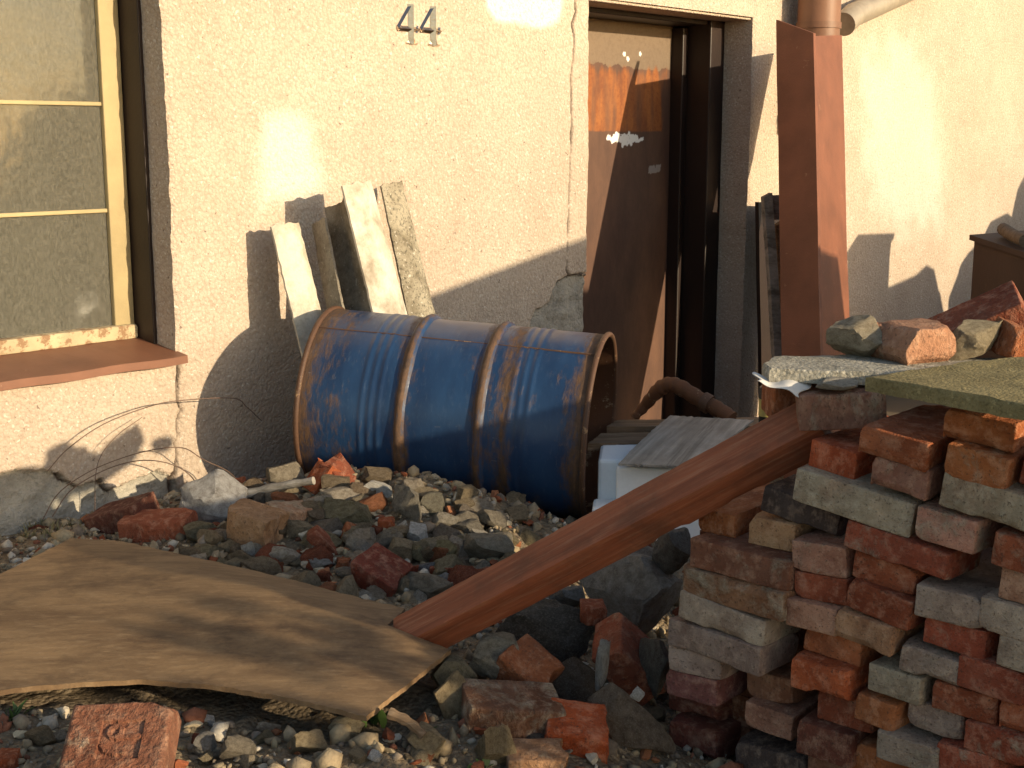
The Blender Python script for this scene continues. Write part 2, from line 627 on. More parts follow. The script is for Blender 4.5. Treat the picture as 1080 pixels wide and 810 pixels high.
def smooth_path(pts, n=40):
    """Catmull-Rom through points"""
    P = [Vector(p) for p in pts]
    P = [P[0] * 2 - P[1]] + P + [P[-1] * 2 - P[-2]]
    out = []
    m = len(P) - 3
    for i in range(n + 1):
        x = i / n * m
        k = min(int(x), m - 1)
        t = x - k
        a, b, c, d = P[k:k + 4]
        out.append(0.5 * ((2 * b) + (c - a) * t + (2 * a - 5 * b + 4 * c - d) * t * t + (3 * b - a - 3 * c + d) * t ** 3))
    return out


def gridbox(xs, ys, zs):
    """surface lattice of a box with shared vertices"""
    idx, V, Fc = {}, [], []
    nx, ny, nz = len(xs), len(ys), len(zs)

    def vid(i, j, k):
        key = (i, j, k)
        if key not in idx:
            idx[key] = len(V)
            V.append(Vector((xs[i], ys[j], zs[k])))
        return idx[key]
    for i in range(nx - 1):
        for j in range(ny - 1):
            Fc.append((vid(i, j, 0), vid(i, j + 1, 0), vid(i + 1, j + 1, 0), vid(i + 1, j, 0)))
            Fc.append((vid(i, j, nz - 1), vid(i + 1, j, nz - 1), vid(i + 1, j + 1, nz - 1), vid(i, j + 1, nz - 1)))
    for i in range(nx - 1):
        for k in range(nz - 1):
            Fc.append((vid(i, 0, k), vid(i + 1, 0, k), vid(i + 1, 0, k + 1), vid(i, 0, k + 1)))
            Fc.append((vid(i, ny - 1, k), vid(i, ny - 1, k + 1), vid(i + 1, ny - 1, k + 1), vid(i + 1, ny - 1, k)))
    for j in range(ny - 1):
        for k in range(nz - 1):
            Fc.append((vid(0, j, k), vid(0, j, k + 1), vid(0, j + 1, k + 1), vid(0, j + 1, k)))
            Fc.append((vid(nx - 1, j, k), vid(nx - 1, j + 1, k), vid(nx - 1, j + 1, k + 1), vid(nx - 1, j, k + 1)))
    return V, Fc


def axis_pts(h, r, n):
    inner = [-h + r + (2 * h - 2 * r) * i / n for i in range(n + 1)]
    return [-h, -h + r * 0.4] + inner + [h - r * 0.4, h]


def worn_box(L, W, H, seed, r=0.007, n=(8, 5, 3), rough=0.0025, chips=3, chip=0.02, broken=None):
    """brick or board with rounded, chipped edges, centred on its origin"""
    rnd = random.Random(seed)
    V, Fc = gridbox(axis_pts(L / 2, r, n[0]), axis_pts(W / 2, r, n[1]), axis_pts(H / 2, r, n[2]))
    hx, hy, hz = L / 2 - r, W / 2 - r, H / 2 - r
    cuts = []
    for _ in range(chips):
        c = Vector((rnd.choice((-1, 1)) * L / 2, rnd.choice((-1, 1)) * W / 2, rnd.choice((-1, 1)) * H / 2))
        ax = rnd.randrange(3)
        if rnd.random() < 0.5:
            c[ax] *= rnd.uniform(-0.8, 0.8)
            nn = Vector([0 if k == ax else math.copysign(rnd.uniform(0.4, 1), c[k]) for k in range(3)])
        else:
            nn = Vector([math.copysign(rnd.uniform(0.3, 1), c[k]) for k in range(3)])
        nn.normalize()
        cuts.append((nn, c, rnd.uniform(0.3, 1) * chip, rnd.uniform(2, 4) * chip))
    off = Vector((rnd.uniform(0, 99), rnd.uniform(0, 99), rnd.uniform(0, 99)))
    out = []
    for p in V:
        q = Vector((max(-hx, min(hx, p.x)), max(-hy, min(hy, p.y)), max(-hz, min(hz, p.z))))
        d = p - q
        if d.length > 1e-9:
            d = d.normalized()
            p = q + d * r
        else:
            d = Vector((0, 0, 0))
        nv = p.normalized()
        if broken:                                   # ragged broken end
            e = (p.x * broken) / (L / 2)
            if e > 0.5:
                p = p + Vector((-broken * (e - 0.5) * 2 * L * 0.16 * (0.5 + mn.noise(p * 22 + off)), 0, 0))
        for nn, c, dep, rad in cuts:
            s = (p - c).dot(nn) + dep
            if s > 0 and (p - c).length < rad * 1.6:
                p = p - nn * s * 0.95
        k = mn.noise(p * 28 + off) * rough + mn.noise(p * 75 + off) * rough * 0.5
        p = p + (d if d.length > 0 else nv) * k
        out.append(p)
    return mesh(out, Fc, 20)


def rock(seed, sub=4, cuts=20, rough=0.05):
    """angular stone inside a unit box (-0.5..0.5)"""
    rnd = random.Random(seed)
    bm = bmesh.new()
    bmesh.ops.create_icosphere(bm, subdivisions=sub, radius=1.0)
    planes = []
    for _ in range(cuts):
        n = Vector((rnd.gauss(0, 1), rnd.gauss(0, 1), rnd.gauss(0, 1))).normalized()
        planes.append((n, rnd.uniform(0.36, 0.66)))
    off = Vector((rnd.uniform(0, 99), rnd.uniform(0, 99), rnd.uniform(0, 99)))
    for v in bm.verts:
        p = v.co.copy()
        for n, o in planes:
            s = p.dot(n) - o
            if s > 0:
                p -= n * s
        p += p.normalized() * (mn.noise(p * 2.6 + off) * rough + mn.noise(p * 6 + off) * rough * 0.55 + mn.noise(p * 14 + off) * rough * 0.4 + mn.noise(p * 30 + off) * rough * 0.22)
        v.co = p
    lo = [min(v.co[k] for v in bm.verts) for k in range(3)]
    hi = [max(v.co[k] for v in bm.verts) for k in range(3)]
    for v in bm.verts:
        for k in range(3):
            v.co[k] = (v.co[k] - lo[k]) / (hi[k] - lo[k]) - 0.5
    me = bpy.data.meshes.new('m')
    bm.to_mesh(me)
    bm.free()
    me.polygons.foreach_set('use_smooth', [True] * len(me.polygons))
    me.set_sharp_from_angle(angle=math.radians(24))
    return me


# ================================================================== HOUSE
house = empty('house', W0, math.atan2(U.y, U.x))
tag(house, 'old house front with pinkish beige roughcast plaster, a recessed door and a window', 'house')

S_WIN, H_SILL = wl(187, 372)                  # right edge of the window opening
S_D0, _ = wl(621, 150)                        # left edge of the door opening
S_D1, _ = wl(792, 100)                        # right edge of the door opening
_, H_LINT = wl(625, -3)                       # underside of the lintel
R_WIN, R_DOOR = 0.105, 0.16
S_MIN, S_END, H_TOP = S_WIN - 2.2, S_D1 + 6.5, 2.9

BARE = [
    [wl(*p) for p in [(624, 291), (603, 290), (589, 297), (584, 308), (581, 320), (566, 328), (561, 338), (560, 360), (556, 400), (560, 470), (624, 480)]],
    [wl(*p) for p in [(-60, 503), (0, 501), (17, 496), (50, 497), (64, 501), (72, 511), (84, 512), (106, 507), (114, 515), (130, 512), (146, 503), (165, 497), (182, 503), (190, 515), (215, 530), (215, 620), (-60, 640)]],
]
REPAIR_GLARE = [([wl(*p) for p in [(508, -12), (512, 12), (524, 24), (548, 32), (575, 33), (592, 22), (597, -12)]], 0.02, 1.0),
         ([wl(*p) for p in [(268, 122), (300, 108), (338, 118), (346, 160), (340, 215), (300, 215), (268, 240)]], 0.06, 0.55),  # reflected glare above the strips, painted into the plaster as a paler area
         ([wl(*p) for p in [(905, 40), (960, 20), (985, 60), (1000, 160), (1000, 260), (930, 255), (900, 180)]], 0.16, 0.34)]  # glare on the right wall, painted into the plaster tone
CRACKS = [
    ([wl(*p) for p in [(606, -5), (608, 14), (604, 24), (606, 45), (602, 80), (603, 120), (602, 150), (600, 200), (599, 250), (598, 285), (602, 292)]], 0.0065, 1.0),
    ([wl(*p) for p in [(622, 288), (603, 290), (589, 297), (584, 308), (581, 320), (566, 328), (561, 338), (560, 360)]], 0.007, 0.9),
    ([wl(*p) for p in [(190, 378), (188, 402), (187, 420), (192, 432), (187, 446), (189, 458), (185, 466), (187, 480), (185, 500)]], 0.0075, 1.0),
    ([wl(*p) for p in [(62, 500), (66, 508), (74, 511), (83, 513)]], 0.009, 1.0),
    ([wl(*p) for p in [(106, 508), (112, 516), (119, 519)]], 0.010, 1.0),
    ([wl(*p) for p in [(183, 500), (181, 510), (184, 522)]], 0.008, 1.0),
]


def wall_fields(s, h):
    """displacement into the wall and masks at wall points"""
    ps = s + fbm(s * 28, h * 28, 3, 3) * 0.010
    ph = h + fbm(s * 28, h * 28, 9, 3) * 0.010
    bare = np.zeros_like(s)
    for poly in BARE:
        bare = np.maximum(bare, in_poly(ps, ph, poly).astype(float))
    crack = np.zeros_like(s)
    for pts, wd, a in CRACKS:
        d = dist_line(ps * 0.4 + s * 0.6, ph, pts)
        ww = wd * (0.65 + 0.5 * vnoise(s * 9 + 3, h * 14, 5))
        crack = np.maximum(crack, a * np.clip(1.5 - d / np.maximum(ww, 1e-4), 0, 1))
    repair_glare = np.zeros_like(s)
    for poly, soft, a in REPAIR_GLARE:
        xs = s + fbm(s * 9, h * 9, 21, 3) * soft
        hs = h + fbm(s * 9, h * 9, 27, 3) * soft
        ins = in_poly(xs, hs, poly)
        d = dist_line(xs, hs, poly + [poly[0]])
        repair_glare = np.maximum(repair_glare, a * np.where(ins, np.clip(d / (soft * 1.3), 0, 1), 0))
    stain = np.clip((0.75 - h) * 1.2 + fbm(s * 3, h * 3, 51, 3) * 0.5, 0, 1) * 0.6
    dy = fbm(s * 1.4, h * 1.4, 1, 3) * 0.010 + fbm(s * 11, h * 11, 31, 4) * 0.0028
    dy = dy + bare * (0.016 + fbm(s * 26, h * 26, 41, 4) * 0.010) + crack * 0.012
    return dy, bare, crack, repair_glare, stain


def grid_rect(s0, s1, h0, h1, step):
    ns = max(2, int((s1 - s0) / step) + 1)
    nh = max(2, int((h1 - h0) / step) + 1)
    s, h = np.meshgrid(np.linspace(s0, s1, ns), np.linspace(h0, h1, nh), indexing='ij')
    i, j = np.meshgrid(np.arange(ns - 1), np.arange(nh - 1), indexing='ij')
    a = (i * nh + j).ravel()
    f = np.stack([a, a + nh, a + nh + 1, a + 1], 1)
    return s.ravel(), h.ravel(), f


def edge_wobble(h, seed):
    return fbm(h * 18, h * 0 + seed, seed, 4) * 0.006 + fbm(h * 3, h * 0 + seed, seed + 5, 2) * 0.005


def build_wall():
    S, Y, H, Fc = [], [], [], []
    MS = [[], [], [], []]
    n0 = 0
    rects = [(S_MIN, S_WIN, -0.05, H_SILL - 0.01, 0.006), (S_WIN, S_D0, -0.05, 2.25, 0.0055), (S_D1, S_D1 + 3.4, -0.05, 2.4, 0.010),
             (S_D1 + 3.4, S_END, -0.05, 2.4, 0.05),
             (S_MIN, S_WIN, 2.35, 2.4, 0.05), (S_D0, S_D1, H_LINT, 2.4, 0.03), (S_WIN, S_D0, 2.25, 2.4, 0.05), (S_MIN, S_END, 2.4, H_TOP, 0.1)]
    for (s0, s1, h0, h1, st) in rects:
        s, h, f = grid_rect(s0, s1, h0, h1, st)
        dy, bare, crack, repair_glare, stain = wall_fields(s, h)
        s2 = s.copy()
        for e, sg in ((S_WIN, 1), (S_D0, 2), (S_D1, 3)):
            k = np.clip(1 - np.abs(s - e) / 0.03, 0, 1)
            if (e == S_WIN and h1 > 1 and s0 == S_WIN) or e != S_WIN:
                s2 = s2 + k * edge_wobble(h, sg)
                dy = dy + k ** 2 * 0.006
        S.append(s2)
        Y.append(dy)
        H.append(h)
        for q, a in enumerate((bare, crack, repair_glare, stain)):
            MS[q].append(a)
        Fc.append(f + n0)
        n0 += len(s)
    # reveals: strips going into the wall along an edge
    def reveal(e, sg, h0, h1, depth, flip):
        nonlocal n0
        nh, nd = int((h1 - h0) / 0.008), 14
        h, d = np.meshgrid(np.linspace(h0, h1, nh), np.linspace(0, 1, nd), indexing='ij')
        h, d = h.ravel(), d.ravel()
        es = np.full_like(h, e)
        dy, bare, crack, repair_glare, stain = wall_fields(es, h)
        dy = dy + 0.006
        s = e + edge_wobble(h, sg) * (1 - d) + fbm(h * 14, d * 3, 61, 3) * 0.003 * d
        S.append(s)
        Y.append(dy * (1 - d) + d * depth)
        H.append(h)
        for q, a in enumerate((bare, crack * 0, repair_glare, stain + 0.15)):
            MS[q].append(a)
        i, j = np.meshgrid(np.arange(nh - 1), np.arange(nd - 1), indexing='ij')
        a = (i * nd + j).ravel()
        f = np.stack([a, a + nd, a + nd + 1, a + 1], 1)
        Fc.append((f[:, ::-1] if flip else f) + n0)
        n0 += len(h)
    reveal(S_WIN, 1, H_SILL - 0.01, 2.35, R_WIN + 0.03, True)
    reveal(S_D0, 2, -0.05, H_LINT, R_DOOR + 0.26, False)
    reveal(S_D1, 3, -0.05, H_LINT, R_DOOR + 0.02, True)
    V = np.stack([np.concatenate(S), np.concatenate(Y), np.concatenate(H)], 1)
    F = np.concatenate(Fc)
    me = bpy.data.meshes.new('m')
    me.vertices.add(len(V))
    me.vertices.foreach_set('co', V.ravel())
    me.loops.add(F.size)
    me.loops.foreach_set('vertex_index', F.ravel())
    me.polygons.add(len(F))
    me.polygons.foreach_set('loop_start', np.arange(0, F.size, 4))
    me.polygons.foreach_set('loop_total', np.full(len(F), 4))
    me.polygons.foreach_set('use_smooth', np.ones(len(F), bool))
    me.update(calc_edges=True)
    me.validate()
    for nme, q in zip(('bare', 'crack', 'repair_glare', 'stain'), MS):
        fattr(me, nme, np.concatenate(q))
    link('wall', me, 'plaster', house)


build_wall()
# lintel underside, solid wall back so that light does not leak
link('lintel', box_vf(S_D0 - 0.05, S_D1 + 0.05, 0.012, 0.5, H_LINT - 0.012, H_LINT + 0.2, 0.004), 'plaster', house)
link('room_back', box_vf(S_MIN, S_D0 - 0.03, 0.75, 0.8, -0.05, H_TOP), 'room', house)
link('wall_core', box_vf(S_WIN + 0.03, S_D0 - 0.03, 0.06, 0.5, -0.05, H_TOP - 0.02), 'room', house)
link('wall_core', box_vf(S_D1 + 0.05, S_END, 0.06, 0.5, -0.05, H_TOP - 0.02), 'room', house)
link('wall_core', box_vf(S_MIN, S_WIN + 0.02, R_WIN + 0.02, 0.5, -0.05, H_SILL - 0.03), 'room', house)
link('roof_eave', box_vf(S_MIN, S_END, -0.02, 1.5, H_TOP - 0.02, H_TOP + 0.12), 'dark_frame', house)

# ---- window (part of the house)
Y_SASH = 0.205
win = link('window', box_vf(S_WIN - 0.012, S_WIN + 0.02, R_WIN, Y_SASH + 0.12, H_SILL + 0.012, 2.36, 0.003), 'dark_frame', house)
s_fr = S_WIN - 0.012


def win_s(px, py, dep):
    return wl(px, py, -dep)[0]


s_sa = win_s(114, 200, Y_SASH)                # inner edge of the outer sash stile
_, h_rail = wl(60, 351, -Y_SASH)
_, h_m1 = wl(50, 108.5, -(Y_SASH + 0.01))
_, h_m2 = wl(50, 225, -(Y_SASH + 0.01))
link('sash_stile', box_vf(s_sa, s_fr - 0.001, Y_SASH, Y_SASH + 0.05, H_SILL + 0.03, 2.34, 0.004), 'cream', win)
rail = worn_box(2.0, 0.06, h_rail - H_SILL - 0.03, 5, 0.004, (60, 3, 4), 0.0025, 8, 0.008)
rail.materials.append(M['cream_peel'])
ro = link('sash_rail', rail, None, win)
ro.location = (s_fr - 1.0 - 0.002, Y_SASH + 0.012, (h_rail + H_SILL + 0.03) / 2)
for hm in (h_m1, h_m2):
    link('muntin', box_vf(S_MIN, s_sa - 0.001, Y_SASH + 0.008, Y_SASH + 0.034, hm - 0.006, hm + 0.006, 0.002), 'cream', win)
for k, (ha, hb) in enumerate(((h_rail, h_m2 - 0.006), (h_m2 + 0.006, h_m1 - 0.006), (h_m1 + 0.006, 2.34))):
    link('pane', box_vf(S_MIN, s_sa, Y_SASH + 0.018, Y_SASH + 0.021, ha, hb), 'glass', win)
s_in = win_s(94, 200, Y_SASH + 0.09)
link('inner_sash', box_vf(s_in, s_fr, Y_SASH + 0.08, Y_SASH + 0.12, H_SILL + 0.04, 2.34, 0.004), 'cream', win)
cv, cf = [], []
for i in range(121):
    s = S_MIN + (s_in - 0.01 - S_MIN) * i / 120
    y = Y_SASH + 0.26 + 0.014 * math.sin(i * 0.9) + 0.01 * math.sin(i * 0.37)
    cv += [(s, y, H_SILL), (s, y, 2.34)]
    if i:
        cf.append((2 * i - 2, 2 * i, 2 * i + 1, 2 * i - 1))
link('net_curtain', mesh(cv, cf, 0), 'curtain', win)
# sill: sheet metal, sloping outwards
sv_, sf_ = [], []
for i in range(41):
    s = S_MIN + (S_WIN + 0.006 - S_MIN) * i / 40
    wv = 0.002 * math.sin(i * 1.1)
    sv_ += [(s, Y_SASH + 0.01, H_SILL + 0.034), (s, -0.045, H_SILL - 0.004 + wv), (s, -0.046, H_SILL - 0.028 + wv), (s, -0.036, H_SILL - 0.028 + wv), (s, Y_SASH + 0.01, H_SILL + 0.0)]
    if i:
        for q in range(5):
            q2 = (q + 1) % 5
            sf_.append(((i - 1) * 5 + q, (i - 1) * 5 + q2, i * 5 + q2, i * 5 + q))
sf_ += [(4, 3, 2, 1, 0), tuple(200 + q for q in range(5))]
link('sill', mesh(sv_, sf_), 'sill', win)

# ---- door (part of the house)
Y_LEAF = R_DOOR + 0.20
door = link('door', box_vf(S_D1 - 0.005, S_D1 + 0.02, R_DOOR, Y_LEAF + 0.1, -0.05, H_LINT), 'dark_frame', house)
link('door_frame', box_vf(S_D1 - 0.12, S_D1 - 0.004, R_DOOR, Y_LEAF + 0.06, -0.05, H_LINT, 0.006), 'dark_frame', door)
link('door_frame', box_vf(S_D0 - 0.01, S_D1 - 0.12, R_DOOR + 0.02, Y_LEAF + 0.06, H_LINT - 0.035, H_LINT, 0.004), 'dark_frame', door)
link('door_frame', box_vf(S_D1 - 0.165, S_D1 - 0.121, Y_LEAF - 0.07, Y_LEAF + 0.05, -0.05, H_LINT - 0.04, 0.006), 'dark_frame', door)


def build_leaf():
    s0, s1, h0, h1 = S_D0 - 0.02, S_D1 - 0.16, 0.0, H_LINT - 0.03
    s, h, f = grid_rect(s0, s1, h0, h1, 0.004)

    def wd(px, py):
        return wl(px, py, -Y_LEAF)
    _, h_t = wd(660, 70)
    _, h_b = wd(660, 139)
    s_r, _ = wd(702, 100)
    _, h_w = wd(660, 143)
    n = fbm(s * 16, h * 16, 71, 5)
    n2 = fbm(s * 30, h * 5, 75, 4)
    orange = np.clip((h_t + n2 * 0.05 - h) / 0.03, 0, 1) * np.clip((h - h_b - n * 0.006) / 0.006, 0, 1) * np.clip((s_r + n2 * 0.08 - s) / 0.05, 0, 1) * np.clip(0.85 + n2 * 0.9, 0.05, 1)
    pale = (h > h_t + n * 0.03).astype(float) * 0.9
    sw0, _ = wd(638, 145)
    sw1, _ = wd(680, 145)
    mid, half = (sw0 + sw1) / 2, (sw1 - sw0) / 2
    white = ((np.abs(h - h_w + 0.010 - n * 0.03) < 0.026 * np.clip(1 - ((s - mid) / half) ** 2, 0, 1) + fbm(s * 60, h * 60, 77, 3) * 0.02) & (np.abs(s - mid) < half)).astype(float)
    for (px, py) in ((658, 57), (675, 57), (662, 62)):
        ws, wh = wd(px, py)
        white = np.maximum(white, (np.hypot(s - ws, h - wh) < 0.014 + n * 0.008).astype(float))
    ws, wh = wd(690, 178)
    smudge = (np.abs(s - ws) < 0.05 + n * 0.02) & (np.abs(h - wh) < 0.018 + n * 0.01) & (n2 > -0.1)
    white = np.maximum(white, smudge * 0.3)
    y = Y_LEAF + fbm(s * 2, h * 2, 81, 2) * 0.004
    me = mesh(np.stack([s, y, h], 1).tolist(), f.tolist(), 0)
    fattr(me, 'orange', orange)
    fattr(me, 'pale', pale)
    fattr(me, 'white', white)
    link('door_leaf', me, 'door', door)


build_leaf()
link('door_core', box_vf(S_D0 - 0.03, S_D1 - 0.15, Y_LEAF + 0.012, Y_LEAF + 0.06, -0.05, H_LINT), 'dark_frame', door)

# ---- house number 44
def digit4(ht):
    wdt = ht * 0.74
    V, Fc = [], []

    def ridge(p, q, wp, wq, hp=0.012, hq=0.012):
        p, q = Vector((p[0], 0, p[1])), Vector((q[0], 0, q[1]))
        t = (q - p).normalized()
        sd_ = Vector((-t.z, 0, t.x))
        b = len(V)
        V.extend([p - sd_ * wp, p + Vector((0, -hp, 0)), p + sd_ * wp, q - sd_ * wq, q + Vector((0, -hq, 0)), q + sd_ * wq])
        Fc.extend([(b, b + 3, b + 4, b + 1), (b + 1, b + 4, b + 5, b + 2), (b, b + 1, b + 2), (b + 3, b + 5, b + 4), (b, b + 2, b + 5, b + 3)])
    x = wdt * 0.66
    ridge((x, 0.0), (x, ht), ht * 0.115, ht * 0.115, ht * 0.11, ht * 0.11)
    ridge((x - ht * 0.02, ht * 0.98), (0, ht * 0.38), ht * 0.05, ht * 0.05, ht * 0.07, ht * 0.07)
    ridge((-ht * 0.03, ht * 0.38), (wdt, ht * 0.38), ht * 0.08, ht * 0.07, ht * 0.08, ht * 0.08)
    ridge((wdt * 0.92, ht * 0.30), (wdt * 0.97, ht * 0.48), ht * 0.05, ht * 0.04, ht * 0.05, ht * 0.05)
    ridge((x - ht * 0.2, ht * 0.02), (x + ht * 0.2, ht * 0.02), ht * 0.03, ht * 0.03, ht * 0.06, ht * 0.06)
    ridge((x, ht * 0.02), (x, ht * 0.2), ht * 0.17, ht * 0.07, ht * 0.07, ht * 0.1)
    ridge((0, ht * 0.34), (ht * 0.16, ht * 0.40), ht * 0.05, ht * 0.07, ht * 0.05, ht * 0.07)
    return mesh(V, Fc)


num = empty('house_number')
num.parent = house
num['label'] = 'worn metal house number 44 fixed high on the plaster'
sA, hA = wl(418, 46)
sB, hB = wl(442, 47.5)
_, hT = wl(434, 5)
dm = digit4(hT - hA)
for s_, h_ in ((sA, hA), (sB, hB)):
    dg = link('digit', dm, 'chrome', num)
    dg.location = (s_, -0.006, h_)

# ---- downpipe with a branch (part of the house)
sp, _ = wl(864, 10, 0.14)
dp = empty('downpipe')
dp.parent = house
V, Fc = tube_vf([(sp, -0.14, 1.55), (sp, -0.14, 2.2), (sp, -0.14, H_TOP - 0.03)], 0.105, 24)
link('pipe_shaft', mesh(V, Fc, 40), 'pipe', dp)
sq, hq = wl(889, 22, 0.12)
sr, hr = wl(985, -22, 0.10)
V, Fc = tube_vf([(sq - 0.03, -0.14, hq - 0.02), (sq + 0.10, -0.125, hq + 0.035), (sr, -0.10, hr), (sr + (sr - sq), -0.10, hr + (hr - hq))], 0.062, 20)
link('pipe_branch', mesh(V, Fc, 40), 'zinc', dp)
for hh in (1.60, 2.02):
    V, Fc = tube_vf([(sp, -0.14, hh), (sp, -0.14, hh + 0.03)], 0.111, 24)
    link('pipe_collar', mesh(V, Fc, 40), 'pipe', dp)

# ================================================================== GROUND
HEAP = [(-1.27, 4.0, .34), (-1.6, 3.65, .37), (-.95, 4.3, .33), (-.66, 3.72, .50), (-.82, 3.6, .43), (-.36, 3.62, .49), (-.17, 3.45, .43),
        (-.05, 3.3, .39), (.06, 3.55, .38), (-1.04, 3.52, .42), (-.6, 4.2, .37), (-.1, 4.05, .32), (.28, 3.95, .28), (0, 4.7, .22), (.5, 5.2, .12),
        (.8, 4.5, .12), (-.6, 2.8, .43), (-1.1, 3.0, .43), (-1.1, 2.5, .42), (-.3, 2.55, .41), (-.8, 2.1, .42), (-.3, 2.2, .42), (-.1, 2.38, .39),
        (-.9, 1.7, .43), (.1, 2.4, .35), (.2, 2.65, .29), (.3, 2.9, .28), (.2, 3.1, .31), (.45, 2.6, .24), (.5, 3.2, .25), (.35, 2.3, .28), (.2, 2.1, .32),
        (.6, 2.1, .22), (1.0, 1.8, .16), (.8, 2.8, .14), (1.5, 2.5, .05), (1.5, 4, .02), (1.2, 6, .0), (2, 3, .0), (-2.2, 3, .3), (-2, 2, .36), (0, 1.2, .3),
        (1.9, 1.6, .0), (-1.8, 1.3, .3), (1.4, 5.0, .0), (.0, 2.9, .36), (-.5, 3.76, .55), (-.3, 3.72, .55), (-.14, 3.62, .52), (-.02, 3.5, .46), (.1, 3.45, .38), (-.75, 3.78, .47)]
HP = np.array(HEAP)


def heap_z(x, y, detail=True):
    x = np.asarray(x, float)
    y = np.asarray(y, float)
    d = np.sqrt((x[..., None] - HP[:, 0]) ** 2 + (y[..., None] - HP[:, 1]) ** 2) + 0.06
    wgt = d ** -3.2
    z = (wgt * HP[:, 2]).sum(-1) / wgt.sum(-1)
    if detail:
        z = z + fbm(x * 4, y * 4, 101, 3) * 0.022 + fbm(x * 22, y * 22, 111, 4) * 0.014
    return z


def hz(x, y):
    return float(heap_z(np.array([x]), np.array([y]), False)[0])


def on_heap(px, py):
    """first point of a pixel's ray on the heap"""
    r = ray(px, py)
    t = 1.6
    while t < 9:
        p = CO + r * t
        if p.z <= hz(p.x, p.y):
            return p
        t += 0.012
    return CO + r * 4


gx, gy = np.meshgrid(np.linspace(-2.6, 2.2, 300), np.linspace(1.0, 6.2, 320), indexing='ij')
gz = heap_z(gx, gy)
edge = np.minimum.reduce([gx + 2.6, 2.2 - gx, gy - 1.0, 6.2 - gy])
gz = np.where(edge < 0.25, gz * np.clip(edge / 0.25, 0, 1) - 0.03 * (1 - np.clip(edge / 0.25, 0, 1)), gz)
vi = np.arange(gx.size).reshape(gx.shape)
fq = np.stack([vi[:-1, :-1], vi[1:, :-1], vi[1:, 1:], vi[:-1, 1:]], -1).reshape(-1, 4)
tag(link('rubble_ground', mesh(np.stack([gx.ravel(), gy.ravel(), gz.ravel()], 1).tolist(), fq.tolist(), 0), 'dirt'), kind='structure')
tag(link('ground', mesh([(-80, -80, -0.02), (80, -80, -0.02), (80, 80, -0.02), (-80, 80, -0.02)], [(0, 1, 2, 3)]), 'soil'), kind='structure')

